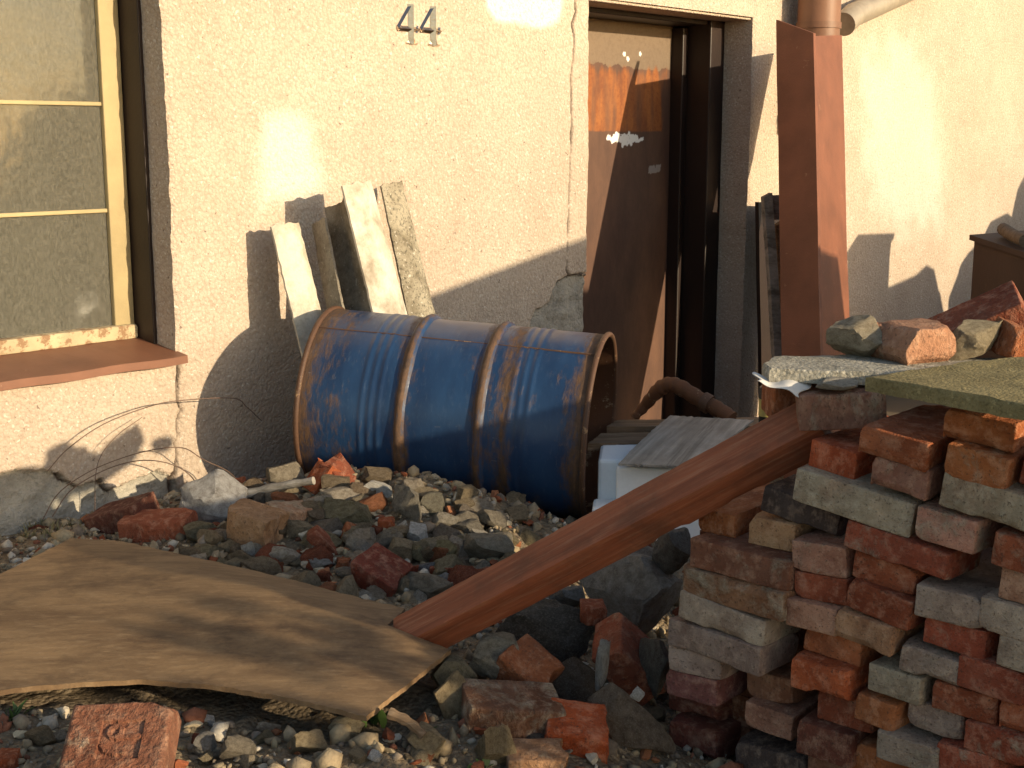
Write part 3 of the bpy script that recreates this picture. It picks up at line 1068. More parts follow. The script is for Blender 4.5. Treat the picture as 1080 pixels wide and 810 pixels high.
# ================================================================== OIL DRUM
def build_drum():
    R, L = 0.286, 0.885
    pr = at_y(633, 451, 3.99)
    ax = Vector((0.972, -0.225, -0.062)).normalized()      # towards the open end
    root = empty('oil_drum', pr - ax * L)
    root.rotation_euler = ax.to_track_quat('Z', 'Y').to_euler()
    tag(root, 'rusty blue steel oil drum lying on its side, open end facing right', 'drum')
    seg = 120

    def rad(z):
        r = R
        for zc in (0.205, 0.232, 0.259, 0.655, 0.682, 0.709):      # small beads
            r += 0.0032 * math.exp(-((z - zc) / 0.0065) ** 2)
        return r
    V, Fc, rust = [], [], []
    nz = 170
    for i in range(nz + 1):
        z = L * i / nz
        for k in range(seg):
            a = 2 * math.pi * k / seg
            dent = 0.004 * mn.noise(Vector((math.cos(a) * 1.7, math.sin(a) * 1.7, z * 3.5))) + 0.0012 * mn.noise(Vector((math.cos(a) * 5, math.sin(a) * 5, z * 14)))
            r = rad(z) + dent
            V.append((r * math.cos(a), r * math.sin(a), z))
            e = min(z, L - z)
            q = 0.34 * math.exp(-(e / 0.06) ** 2) + 0.02
            for zc in (0.325, 0.565):
                q += 0.20 * math.exp(-((z - zc) / 0.035) ** 2)
            q += 0.22 * math.exp(-((z - 0.635) / 0.03) ** 2) + 0.12 * math.exp(-((z - 0.12) / 0.05) ** 2)
            rust.append(q)
    for i in range(nz):
        for k in range(seg):
            k2 = (k + 1) % seg
            Fc.append((i * seg + k, i * seg + k2, (i + 1) * seg + k2, (i + 1) * seg + k))
    me = mesh(V, Fc, 0)
    fattr(me, 'rust', rust)
    body = link('shell', me, 'drum', root)
    # inner skin, seen through the open end
    V, Fc = [], []
    for i, z in enumerate((0.02, L * 0.5, L)):
        for k in range(seg):
            a = 2 * math.pi * k / seg
            V.append(((R - 0.006) * math.cos(a), (R - 0.006) * math.sin(a), z))
        if i:
            for k in range(seg):
                k2 = (k + 1) % seg
                Fc.append(((i - 1) * seg + k, i * seg + k, i * seg + k2, (i - 1) * seg + k2))
    link('inner_skin', mesh(V, Fc, 0), 'rusty', root)
    V = [((R - 0.003) * math.cos(2 * math.pi * k / seg), (R - 0.003) * math.sin(2 * math.pi * k / seg), 0.018) for k in range(seg)]
    link('bottom_head', mesh(V, [tuple(range(seg))]), 'rusty', root)

    def ring(zc, rc, prof, name, mat, par):
        V, Fc = [], []
        m = len(prof)
        for k in range(seg):
            a = 2 * math.pi * k / seg
            dz = 0.0015 * math.sin(a * 3 + zc * 40)
            for (pz, pr_) in prof:
                V.append(((rc + pr_) * math.cos(a), (rc + pr_) * math.sin(a), zc + pz + dz))
        for k in range(seg):
            k2 = (k + 1) % seg
            for q in range(m - 1):
                Fc.append((k * m + q, k2 * m + q, k2 * m + q + 1, k * m + q + 1))
        me = mesh(V, Fc, 0)
        if mat == 'drum':
            fattr(me, 'rust', [0.17 + (0.16 if abs(p[1] - 0.012) < 0.004 else 0.03) for _ in range(seg) for p in prof])
        return link(name, me, mat, par)
    hoop = [(-0.024 + 0.048 * i / 16, -0.004 + 0.0175 * math.sin(math.pi * i / 16) ** 1.4) for i in range(17)]
    for zc in (0.325, 0.565):
        ring(zc, R, hoop, 'rolling_hoop', 'drum', root)
    roll = [(0.0085 * math.cos(2 * math.pi * i / 12), 0.0085 * math.sin(2 * math.pi * i / 12)) for i in range(13)]
    for zc in (0.004, L - 0.002):
        ring(zc, R + 0.002, roll, 'rim', 'rim', root)
    # welded side seam
    rm = root.rotation_euler.to_matrix().transposed()
    q = rm @ Vector((0, -0.50, 0.86))
    a0 = math.atan2(q.y, q.x)
    V, Fc = [], []
    for i in range(61):
        z = 0.012 + (L - 0.024) * i / 60
        r = rad(z) + 0.0035
        for da, dr in ((-0.007, -0.006), (-0.003, 0.0), (0.003, 0.0), (0.007, -0.006)):
            V.append(((r + dr) * math.cos(a0 + da), (r + dr) * math.sin(a0 + da), z))
        if i:
            for k in range(3):
                Fc.append(((i - 1) * 4 + k, (i - 1) * 4 + k + 1, i * 4 + k + 1, i * 4 + k))
    link('seam', mesh(V, Fc, 0), 'rim', root)
    return root


drum = build_drum()

# ================================================================== FIBRE CEMENT STRIPS BEHIND THE DRUM
def strip(name, px, dt, dl, bulge, col, label, ext=0.55, thick=0.007, waves=1.0):
    """px = four pixels TL TR BL BR, dt / dl = (left, right) distance from the wall at the top / lower end"""
    TL, TR = at_d(*px[0], dt[0]), at_d(*px[1], dt[1])
    BL, BR = at_d(*px[2], dl[0]), at_d(*px[3], dl[1])
    BL = BL + (BL - TL).normalized() * ext
    BR = BR + (BR - TR).normalized() * ext
    n = (TR - TL).cross(BL - TL).normalized()
    if n.y > 0:
        n = -n
    org = (BL + BR) / 2
    ni, nj = 18, 40
    V, Fc = [], []
    rnd = random.Random(label)
    for side in (0, 1):
        for j in range(nj + 1):
            v = j / nj
            for i in range(ni + 1):
                u = i / ni
                rag = 0.006 * mn.noise(Vector((u * 9, v * 30, len(label)))) if i in (0, ni) else 0
                rt = 0.010 * mn.noise(Vector((u * 5, 3.3, len(label)))) if j == 0 else 0
                a = TL.lerp(TR, u)
                b = BL.lerp(BR, u)
                p = a.lerp(b, v) + n * (bulge * math.sin(math.pi * u * waves)) + (TR - TL).normalized() * rag + (TL - BL).normalized() * rt
                p = p + n * 0.0015 * mn.noise(p * 30)
                V.append(p - n * (thick * side) - org)
    m = (nj + 1) * (ni + 1)
    for j in range(nj):
        for i in range(ni):
            a = j * (ni + 1) + i
            q = (a, a + 1, a + ni + 2, a + ni + 1)
            Fc.append(q)
            Fc.append(tuple(m + k for k in reversed(q)))
    rimv = [i for i in range(ni + 1)] + [j * (ni + 1) + ni for j in range(1, nj + 1)] + [nj * (ni + 1) + i for i in range(ni - 1, -1, -1)] + [j * (ni + 1) for j in range(nj - 1, 0, -1)]
    for k in range(len(rimv)):
        a, b = rimv[k], rimv[(k + 1) % len(rimv)]
        Fc.append((b, a, a + m, b + m))
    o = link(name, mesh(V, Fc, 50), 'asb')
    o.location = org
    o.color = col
    tag(o, label, 'roofing strip', 'fibre cement strips leaning behind the drum')
    return o


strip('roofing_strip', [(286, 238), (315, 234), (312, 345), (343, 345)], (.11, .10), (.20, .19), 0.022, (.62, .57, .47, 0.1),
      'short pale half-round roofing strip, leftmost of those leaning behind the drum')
strip('roofing_strip', [(329, 238), (342, 229), (345, 330), (362, 330)], (.05, .15), (.17, .25), 0.004, (.30, .27, .22, 0.3),  # base colour darkened to show this flank in shade
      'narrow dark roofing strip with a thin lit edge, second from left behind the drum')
strip('roofing_strip', [(342, 219), (362, 210), (364, 330), (394, 330)], (.06, .20), (.20, .33), -0.012, (.27, .245, .20, 0.3),  # shaded flank beside the bright strip, its shade put into the base colour
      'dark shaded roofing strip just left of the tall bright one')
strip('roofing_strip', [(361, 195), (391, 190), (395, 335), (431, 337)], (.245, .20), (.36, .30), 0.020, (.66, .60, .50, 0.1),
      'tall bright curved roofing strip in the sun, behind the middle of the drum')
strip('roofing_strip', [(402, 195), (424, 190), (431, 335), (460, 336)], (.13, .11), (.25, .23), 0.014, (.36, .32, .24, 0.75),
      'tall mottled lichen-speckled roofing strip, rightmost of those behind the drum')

# ================================================================== STEEL PROFILES AND BATTENS AT THE DOOR
def plate(name, edge_top, edge_bot, wvec, tvec, mat, label, cat, group=None, tip=0.0, cuts=24):
    """a long plate: front edge from top to bottom, spans wvec in width and tvec in thickness; tip slants the top"""
    org = Vector(edge_bot)
    V, Fc = [], []
    T, B = Vector(edge_top), Vector(edge_bot)
    for j in range(cuts + 1):
        v = j / cuts
        for (a, b) in ((0, 0), (1, 0), (1, 1), (0, 1)):
            p = T.lerp(B, v) + Vector(wvec) * a + Vector(tvec) * b
            if j == 0:
                p = p + (T - B).normalized() * tip * a
            p = p + Vector((mn.noise(p * 3), mn.noise(p * 3 + Vector((9, 9, 9))), 0)) * 0.003
            V.append(p - org)
    for j in range(cuts):
        for k in range(4):
            k2 = (k + 1) % 4
            Fc.append((j * 4 + k, (j + 1) * 4 + k, (j + 1) * 4 + k2, j * 4 + k2))
    Fc += [(0, 1, 2, 3), tuple(cuts * 4 + k for k in (3, 2, 1, 0))]
    o = link(name, mesh(V, Fc, 30), mat)
    o.location = org
    tag(o, label, cat, group)
    return o


def down_to(T, B, z):
    d = (B - T)
    return T + d * ((z - T.z) / d.z)


t1, b1 = at_d(858, 35, 0.53), at_d(864, 320, 0.79)
b1 = down_to(t1, b1, 0.0)
plate('steel_profile', t1, b1, NI * 0.19 + U * 0.01, U * 0.022, 'steel', 'wide red-brown steel profile in shade leaning beside the door, slanted top',
      'steel profile', 'steel door-frame profiles leaning by the door', tip=0.075)
t2 = t1 + U * 0.019 + NI * 0.03 - Vector((0, 0, 0.01))
b2 = b1 + U * 0.019 + NI * 0.03
plate('steel_profile', t2, b2, at_d(888, 37, 0.345) - t2, NI * 0.03, 'steel',
      'sunlit orange-brown steel profile right of the shaded one beside the door', 'steel profile', 'steel door-frame profiles leaning by the door')
for (pt, pb, wd, mt, lab) in (((806, 208), (817, 372), 0.045, 'grey_wood', 'grey weathered batten standing left of the steel profiles, taller'),
                              ((818, 238), (828, 372), 0.04, 'brown_wood', 'short dark batten squeezed between grey batten and steel profile')):
    a, b = at_d(*pt, 0.30), at_d(*pb, 0.46)
    plate('wooden_batten', a, down_to(a, b, 0.0), Vector((0.93, 0.35, 0)) * wd, Vector((-0.35, 0.93, 0)) * 0.03, mt, lab, 'batten', 'battens beside the door', tip=0.02)
a, b = at_d(800, 213, 0.10), at_d(803, 372, 0.16)  # board added and coloured dark to stand for shade on the wall
plate('shade_board', a, down_to(a, b, 0.0), U * 0.30, NI * 0.02, 'dark_frame', 'dark wide board added to stand for shade on the wall behind the battens', 'board', tip=-0.02)
# a board scrap with a notch on top
a, b = at_d(811, 206, 0.285), at_d(813, 232, 0.31)
plate('wood_offcut', a, b, Vector((0.93, 0.35, 0)) * 0.06, Vector((-0.35, 0.93, 0)) * 0.02, 'grey_wood', 'small pale wood offcut wedged atop the battens by the door', 'wood scrap', cuts=4)

# ================================================================== BRICKS
BR_V = [worn_box(0.285, 0.14, 0.066, 100 + k, 0.0042, (12, 7, 4), 0.0018, 6, 0.014) for k in range(9)]
HALF_V = [worn_box(0.15, 0.14, 0.066, 200 + k, 0.0055, (8, 7, 4), 0.003, 5, 0.025, broken=1) for k in range(6)]
ROCKS = [rock(300 + k) for k in range(16)]
for me in BR_V + HALF_V:
    me.materials.append(M['brick'])
for me in ROCKS:
    me.materials.append(M['stone'])

CB = dict(red=(.25, .068, .034), orange=(.31, .105, .042), bright=(.37, .095, .035), dark=(.13, .045, .03), brown=(.21, .10, .055), pink=(.33, .17, .115),
          grey=(.29, .235, .18), lime=(.36, .29, .20), black=(.075, .06, .05), tan=(.36, .21, .11), purple=(.17, .075, .06))
F0 = Vector((0.298, 2.50, 0))
GD = Vector((0.73, -0.683, 0)).normalized()
BD = Vector((-GD.y, GD.x, 0))                  # away from the camera, into the stack
ORD = ['topmost', 'second', 'third', 'fourth', 'fifth', 'sixth', 'seventh', 'eighth', 'ninth', 'tenth', 'eleventh', 'twelfth', 'thirteenth', 'fourteenth', 'fifteenth', 'sixteenth']

# front faces seen in the photo: left top pixel, right top pixel, height px, kind, colour, lime amount, set back
STACK = [
    # under the beam, left column
    ((733, 539), (772, 548), 24, 'h', 'orange', .15, .05), ((788, 536), (838, 546), 30, 'h', 'tan', .1, .05), ((803, 503), (884, 545), 28, 's', 'black', .05, .06),
    ((727, 553), (833, 580), 32, 's', 'brown', .35, .0), ((715, 586), (831, 615), 30, 's', 'brown', .42, -.01), ((715, 613), (808, 648), 31, 's', 'grey', .26, -.012),
    ((703, 647), (806, 679), 31, 's', 'grey', .30, -.016), ((702, 680), (757, 694), 27, 'h', 'grey', .30, .0), ((701, 706), (756, 718), 29, 'h', 'purple', .1, .0),
    ((787, 705), (836, 716), 30, 'h', 'brown', .15, .05), ((782, 737), (832, 756), 26, 'h', 'pink', .3, .02), ((703, 757), (755, 776), 34, 'h', 'dark', .0, .06),
    ((774, 783), (850, 800), 34, 's', 'black', .2, .04), ((705, 735), (760, 750), 26, 'h', 'dark', .0, .10),
    # second column
    ((853, 450), (903, 466), 33, 'h', 'bright', .0, .03), ((836, 484), (961, 528), 36, 's', 'lime', .62, .0), ((834, 562), (893, 571), 33, 'h', 'pink', .4, .02),
    ((835, 597), (894, 606), 29, 'h', 'red', .2, .02), ((828, 625), (883, 638), 30, 'h', 'pink', .2, .0), ((849, 661), (912, 680), 31, 'h', 'orange', .12, .03),
    ((835, 686), (898, 704), 36, 'h', 'bright', .0, -.01), ((859, 729), (918, 748), 36, 'h', 'red', .05, .03), ((837, 751), (896, 771), 38, 'h', 'dark', .05, .0),
    ((850, 791), (900, 803), 34, 'h', 'brown', .2, .03),
    # third column
    ((905, 437), (979, 459), 29, 'h', 'orange', .18, -.01), ((921, 476), (983, 493), 33, 'h', 'pink', .3, .0), ((891, 541), (1003, 581), 30, 's', 'red', .38, .0),
    ((897, 575), (963, 599), 30, 'h', 'red', .25, .02), ((895, 606), (965, 634), 33, 'h', 'red', .08, .0), ((882, 640), (945, 661), 33, 'h', 'tan', .05, -.01),
    ((919, 690), (977, 708), 28, 'h', 'grey', .34, .0), ((905, 715), (948, 731), 31, 'h', 'orange', .25, .0), ((919, 756), (987, 777), 31, 'h', 'grey', .42, -.01),
    ((900, 783), (962, 802), 34, 'h', 'orange', .1, .02),
    # fourth column
    ((993, 455), (1059, 475), 35, 'h', 'orange', .42, .0), ((992, 493), (1104, 530), 38, 's', 'lime', .6, .0), ((966, 530), (1034, 549), 36, 'h', 'pink', .48, .0),
    ((962, 603), (1034, 621), 35, 'h', 'grey', .30, .0), ((977, 643), (1045, 664), 32, 'h', 'red', .3, .01), ((947, 666), (1012, 690), 29, 'h', 'grey', .34, .0),
    ((981, 718), (1051, 739), 31, 'h', 'red', .16, .01), ((960, 738), (1021, 760), 26, 'h', 'grey', .26, .02), ((985, 782), (1052, 800), 34, 'h', 'red', .35, .0),
    # fifth column
    ((994, 430), (1072, 447), 27, 'h', 'orange', .15, .03), ((1077, 478), (1140, 497), 36, 'h', 'red', .25, .03), ((1045, 551), (1112, 571), 36, 'h', 'red', .36, .0),
    ((1057, 594), (1124, 612), 36, 'h', 'pink', .22, .01), ((1034, 622), (1103, 642), 37, 'h', 'grey', .26, .0), ((1048, 666), (1118, 688), 35, 'h', 'grey', .26, .0),
    ((1013, 690), (1086, 712), 36, 'h', 'red', .2, .0), ((1053, 740), (1122, 760), 35, 'h', 'red', .05, .01), ((1018, 766), (1090, 788), 33, 'h', 'red', .42, .0),
]


def stack_pt(px, py, back):
    return on_plane(px, py, F0 + BD * back, BD)


LOOK = dict(red='red', orange='orange-red', bright='bright red', dark='dark red', brown='brown', pink='pale pinkish', grey='grey mortar-caked', lime='lime-crusted',
            black='blackened', tan='tan', purple='dull purple')
COLN = ['leftmost', 'second', 'third', 'fourth', 'rightmost visible']


def build_stack():
    items = []
    for q in STACK:
        (ax_, ay_), (bx_, by_), hp, kind, col, lim, back = q
        p = stack_pt(ax_, ay_, back)
        p2 = stack_pt(bx_, by_, back)
        hgt = min(0.074, max(0.050, hp * p.y / FPX * 1.03))
        t0 = (p - F0).dot(GD)
        t1_ = (p2 - F0).dot(GD)
        items.append(dict(t0=t0, t1=t1_, zt=(p.z + p2.z) / 2 * 0.5 + p.z * 0.5, h=hgt, kind=kind, col=col, lim=lim, back=back, x=ax_, y=ay_, slope=(p2.z - p.z) / (t1_ - t0)))
        items[-1]['zt'] = (p.z + p2.z) / 2
    items.sort(key=lambda d: d['zt'])
    for k, d in enumerate(items):                 # let each brick come down on the ones below it
        zb = d['zt'] - d['h']
        best = None
        for e in items[:k]:
            ov = min(d['t1'], e['t1']) - max(d['t0'], e['t0'])
            if ov > 0.02:
                best = max(best or -9, e['top'])
        if best is not None and -0.03 < zb - best < 0.03:
            d['top'] = best + d['h'] + 0.0005
            if d['top'] > d['zt'] + 0.012:
                d['h'] = max(0.046, d['h'] - (d['top'] - d['zt'] - 0.006))
                d['top'] = best + d['h'] + 0.0005
        else:
            d['top'] = d['zt']
    bins = [[], [], [], [], []]
    for d in items:
        c = 0 if d['x'] < 826 else 1 if d['x'] < 879 else 2 if d['x'] < 945 else 3 if d['x'] < 1010 else 4
        if (d['x'], d['y']) == (994, 430):
            c = 3
        bins[c].append(d)
    for c, b in enumerate(bins):
        b.sort(key=lambda d: d['y'])
        for k, d in enumerate(b):
            rnd = random.Random(int(d['x'] * 31 + d['y']))
            wid = (d['t1'] - d['t0']) * 0.975
            o = link('brick', BR_V[rnd.randrange(len(BR_V))])
            yaw = math.atan2(GD.y, GD.x)
            if d['kind'] == 's':
                sx, sy = wid / 0.285, rnd.uniform(0.92, 1.04)
                dep = 0.14 * sy
                rz = yaw + rnd.choice((0, math.pi))
            else:
                sx, sy = rnd.uniform(0.92, 1.02), wid / 0.14
                dep = 0.285 * sx
                rz = yaw + math.pi / 2 + rnd.choice((0, math.pi))
            cen = F0 + GD * ((d['t0'] + d['t1']) / 2) + BD * (d['back'] + dep / 2)
            o.location = (cen.x, cen.y, d['top'] - d['h'] / 2)
            o.scale = (sx, sy, d['h'] / 0.066)
            tl = max(-0.16, min(0.06, d['slope'] * 0.9))
            yw = rz + rnd.uniform(-.05, .06)
            o.rotation_mode = 'QUATERNION'
            o.rotation_quaternion = Matrix.Rotation(-tl, 3, BD).to_quaternion() @ Matrix.Rotation(yw, 3, 'Z').to_quaternion()
            cc = CB[d['col']]
            v = rnd.uniform(1.2, 1.65)
            o.color = (cc[0] * v, cc[1] * v * rnd.uniform(.92, 1.08), cc[2] * v, d['lim'])
            face = 'lengthwise' if d['kind'] == 's' else 'end-on'
            tag(o, f"{LOOK[d['col']]} brick laid {face}, {ORD[k]} down the {COLN[c]} column of the brick stack", 'brick', 'bricks of the dry-laid stack')
    return items


items = build_stack()


# the part of the stack behind and beside the bricks in view
def stack_core():
    rnd = random.Random(5)
    V, Fc = [], []

    def add(t, back, z, L, W, H):
        c = F0 + GD * t + BD * back
        b = len(V)
        yaw = rnd.uniform(-.05, .05)
        g = GD * math.cos(yaw) + BD * math.sin(yaw)
        e = BD * math.cos(yaw) - GD * math.sin(yaw)
        for dx in (-.5, .5):
            for dy in (-.5, .5):
                for dz in (0, 1):
                    V.append(c + g * (dx * L) + e * (dy * W) + Vector((0, 0, z + dz * H)))
        for f in ((0, 1, 3, 2), (4, 6, 7, 5), (0, 4, 5, 1), (2, 3, 7, 6), (0, 2, 6, 4), (1, 5, 7, 3)):
            Fc.append(tuple(b + k for k in f))
    # hidden backing right behind the visible face
    z = 0.05
    while z < 0.98:
        t = -0.02
        while t < 0.70:
            if z < (0.66 if t < 0.26 else 0.78):
                add(t + 0.07, 0.46 if t > 0.26 else 0.27, z, 0.138, 0.28 if t > .26 else .24, 0.064)
            t += 0.143
        z += 0.0655
    # unseen continuation to the right
    z = 0.0
    while z < 1.0:
        t = 0.84
        while t < 1.9:
            top = 0.99 if t < 1.12 else 0.80
            if z < top and not (t > 1.12 and z > 0.68 and rnd.random() < 0.25):
                add(t + rnd.uniform(-.004, .004), 0.15 + rnd.uniform(-.02, .02), z, 0.138, 0.285, 0.064)
                if t < 1.6:
                    add(t, 0.46, z, 0.138, 0.285, 0.064)
            t += 0.143
        z += 0.0655
    o = link('brick_stack_backing', mesh(V, Fc), 'brick')
    o.color = (.2, .08, .045, .25)
    tag(o, 'remaining bricks behind and beside the front of the stack', 'bricks', kind='stuff')


stack_core()

Z_TOP = max(d['top'] for d in items)


# ---- slabs lying on the stack
def slab(name, pix, ztop, thick, mat, label, cat, rag=0.01, bend=0.0):
    """polygon of pixels on a level plane, extruded down, edge made ragged"""
    P = [at_z(px, py, ztop) for px, py in pix]
    out = []
    for i, p in enumerate(P):
        q = P[(i + 1) % len(P)]
        n = max(2, int((q - p).length / 0.02))
        nrm = Vector((q.y - p.y, p.x - q.x, 0)).normalized()
        for k in range(n):
            r = p.lerp(q, k / n)
            out.append(r + nrm * (rag * mn.noise(r * 14) + rag * 0.5 * mn.noise(r * 45)))
    c = sum(out, Vector()) / len(out)
    org = Vector((c.x, c.y, ztop - thick))
    V, Fc = [], []
    n = len(out)
    rings = [(1.0, -thick), (1.004, -thick * .5), (1.0, -thick * .12), (0.985, 0)] + [(f, 0) for f in (.93, .86, .78, .7, .6, .5, .4, .28, .14)]
    for f, dz in rings:
        for p in out:
            q = c + (p - c) * f
            zz = dz + (0.004 * mn.noise(q * 9) + 0.002 * mn.noise(q * 40) if dz == 0 else 0.002 * mn.noise(q * 40))
            V.append(Vector((q.x - org.x, q.y - org.y, thick + zz)))
    for r in range(len(rings) - 1):
        for k in range(n):
            k2 = (k + 1) % n
            Fc.append((r * n + k, r * n + k2, (r + 1) * n + k2, (r + 1) * n + k))
    V.append(Vector((c.x - org.x, c.y - org.y, thick)))
    t = len(V) - 1
    b = (len(rings) - 1) * n
    for k in range(n):
        Fc.append((b + k, b + (k + 1) % n, t))
    Fc.append(tuple(range(n - 1, -1, -1)))
    me = mesh(V, Fc, 40)
    o = link(name, me, mat)
    o.location = org
    tag(o, label, cat)
    bm = bmesh.new()
    bm.from_mesh(me)
    bmesh.ops.recalc_face_normals(bm, faces=bm.faces)
    bm.to_mesh(me)
    bm.free()
    return o


ZS1 = Z_TOP + 0.032
ZS2 = ZS1 + 0.026
slab('concrete_slab', [(801, 384), (812, 389), (880, 391), (960, 396), (1075, 398), (1080, 378), (985, 374), (900, 375), (815, 377)], ZS1, 0.024, 'slab_rough',
     'thin rough grey concrete slab on the brick stack, partly under the mossy board', 'slab', 0.012)
slab('gritty_board', [(913, 396), (960, 404), (1080, 426), (1165, 443), (1135, 400), (1105, 376), (1060, 377)], ZS2, 0.026, 'slab_mossy',
     'large mossy yellowish gritty board jutting out over the top of brick stack', 'board', 0.006)


# ---- single things placed from a pixel box
def spot(box, z=None, Y=None, foot=0.85):
    """centre, size of a thing from its pixel box, standing on the heap, on a height z or at distance Y"""
    x0, y0, x1, y1 = box
    cx, by = (x0 + x1) / 2, y0 + (y1 - y0) * foot
    if Y is None:
        Y = (on_heap(cx, by) if z is None else at_z(cx, by, z)).y
    c = at_y(cx, (y0 + y1) / 2, Y)
    k = c.y / FPX / math.cos(PITCH) * 1.0
    return c, (x1 - x0) * k, (y1 - y0) * k


nrock = [0]


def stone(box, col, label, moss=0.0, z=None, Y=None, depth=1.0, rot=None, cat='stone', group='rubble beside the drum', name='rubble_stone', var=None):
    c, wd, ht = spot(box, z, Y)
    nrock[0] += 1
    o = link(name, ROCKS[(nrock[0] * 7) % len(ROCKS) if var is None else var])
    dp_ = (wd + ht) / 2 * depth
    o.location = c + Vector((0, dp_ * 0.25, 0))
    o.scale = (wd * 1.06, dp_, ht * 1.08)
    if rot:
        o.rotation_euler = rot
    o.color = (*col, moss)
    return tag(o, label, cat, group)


def frag(box, col, label, lim=0.1, z=None, Y=None, rot=(0, 0, 0), dims=None, half=True, cat='brick', group='loose bricks in the rubble', name='brick_fragment', push=0.25):
    """brick fragment; dims = full size in metres, otherwise fitted to the pixel box"""
    c, wd, ht = spot(box, z, Y)
    nrock[0] += 1
    src = (HALF_V if half else BR_V)[(nrock[0] * 5) % (6 if half else 9)]
    o = link(name, src)
    dx, dy, dz = dims or (wd, min(0.14, max(wd, ht)), ht)
    o.location = c + Vector((0, dy * push, 0))
    o.scale = (dx / (0.15 if half else 0.285), dy / 0.14, dz / 0.066)
    o.rotation_euler = rot
    cc = CB[col] if isinstance(col, str) else col
    o.color = (*cc, lim)
    return tag(o, label, cat, group)


# on top of the slabs
GT = 'rubble lying on top of the slabs'
stone((876, 336, 938, 382), (.52, .45, .33), 'rough mortar lump joined to an orange brick on the concrete slab', -.2, z=ZS1 + .005, depth=1.3, cat='mortar', group=GT, name='mortar_lump', var=3)
frag((928, 341, 1003, 383), (.42, .22, .13), 'orange brick half in sun lying on slab right of mortar lump', .25, z=ZS1 + .006, rot=(0.02, -0.03, 0.42), group=GT, dims=(.13, .11, .070), push=0.1)
stone((970, 339, 1012, 362), (.62, .60, .56), 'flat white plaster piece behind the bricks on the slab', 0, z=ZS2 + .02, Y=2.75, cat='plaster', group=GT, name='plaster_piece', var=5)
frag((985, 326, 1074, 372), 'red', 'tilted red brick with sunlit end leaning on mortar wedge atop the board', .25, z=ZS2, Y=2.56, rot=(0.30, -0.50, -0.35), dims=(.215, .125, .064), half=False, group=GT)
stone((1004, 340, 1058, 380), (.55, .46, .31), 'wedge-shaped tan mortar piece under tilted brick on the board', -.2, z=ZS2, Y=2.46, depth=.8, cat='mortar', group=GT, name='mortar_lump', var=9)
frag((1055, 345, 1095, 380), 'orange', 'small orange brick piece at the right edge on the board', .15, z=ZS2, Y=2.46, rot=(0.2, 0.3, 0.4), group=GT)
# under the slab, beside the beam end
frag((813, 404, 850, 441), 'orange', 'orange brick end standing under the concrete slab above the beam', .15, Y=2.50, dims=(.075, .13, .066), group=None, push=0.1)
frag((845, 409, 936, 451), 'pink', 'pale red brick with white paint blotches lying above the beam end', .42, Y=2.34, rot=(0.05, -0.09, -0.18), dims=(.155, .12, .066), half=False, group=None, push=0.3)
stone((863, 400, 908, 413), (.62, .58, .50), 'flat pale tile piece tucked under the concrete slab', 0, Y=2.32, cat='tile', group=None, name='tile_piece', var=5)


# ================================================================== BEAM
def build_beam():
    a, b = Vector(at_z(412, 684, 0.447)), Vector(at_y(862, 448, 2.34))
    L = (b - a).length
    me = worn_box(L, 0.078, 0.078, 9, 0.0022, (60, 4, 4), 0.0011, 9, 0.008)
    o = link('timber_beam', me, 'beam')
    d = (b - a).normalized()
    view = -((a + b) / 2 - CO).normalized()
    e = (view - d * view.dot(d)).normalized()
    f = d.cross(e)
    y1 = (e * 0.66 + f * 0.75).normalized()
    z1 = d.cross(y1)
    mt = Matrix((d, y1, z1)).transposed().to_4x4()
    mt.translation = (a + b) / 2 - e * 0.054
    o.matrix_world = mt
    tag(o, 'reddish square timber beam sloping from the brown sheet up to the brick stack', 'beam')


build_beam()


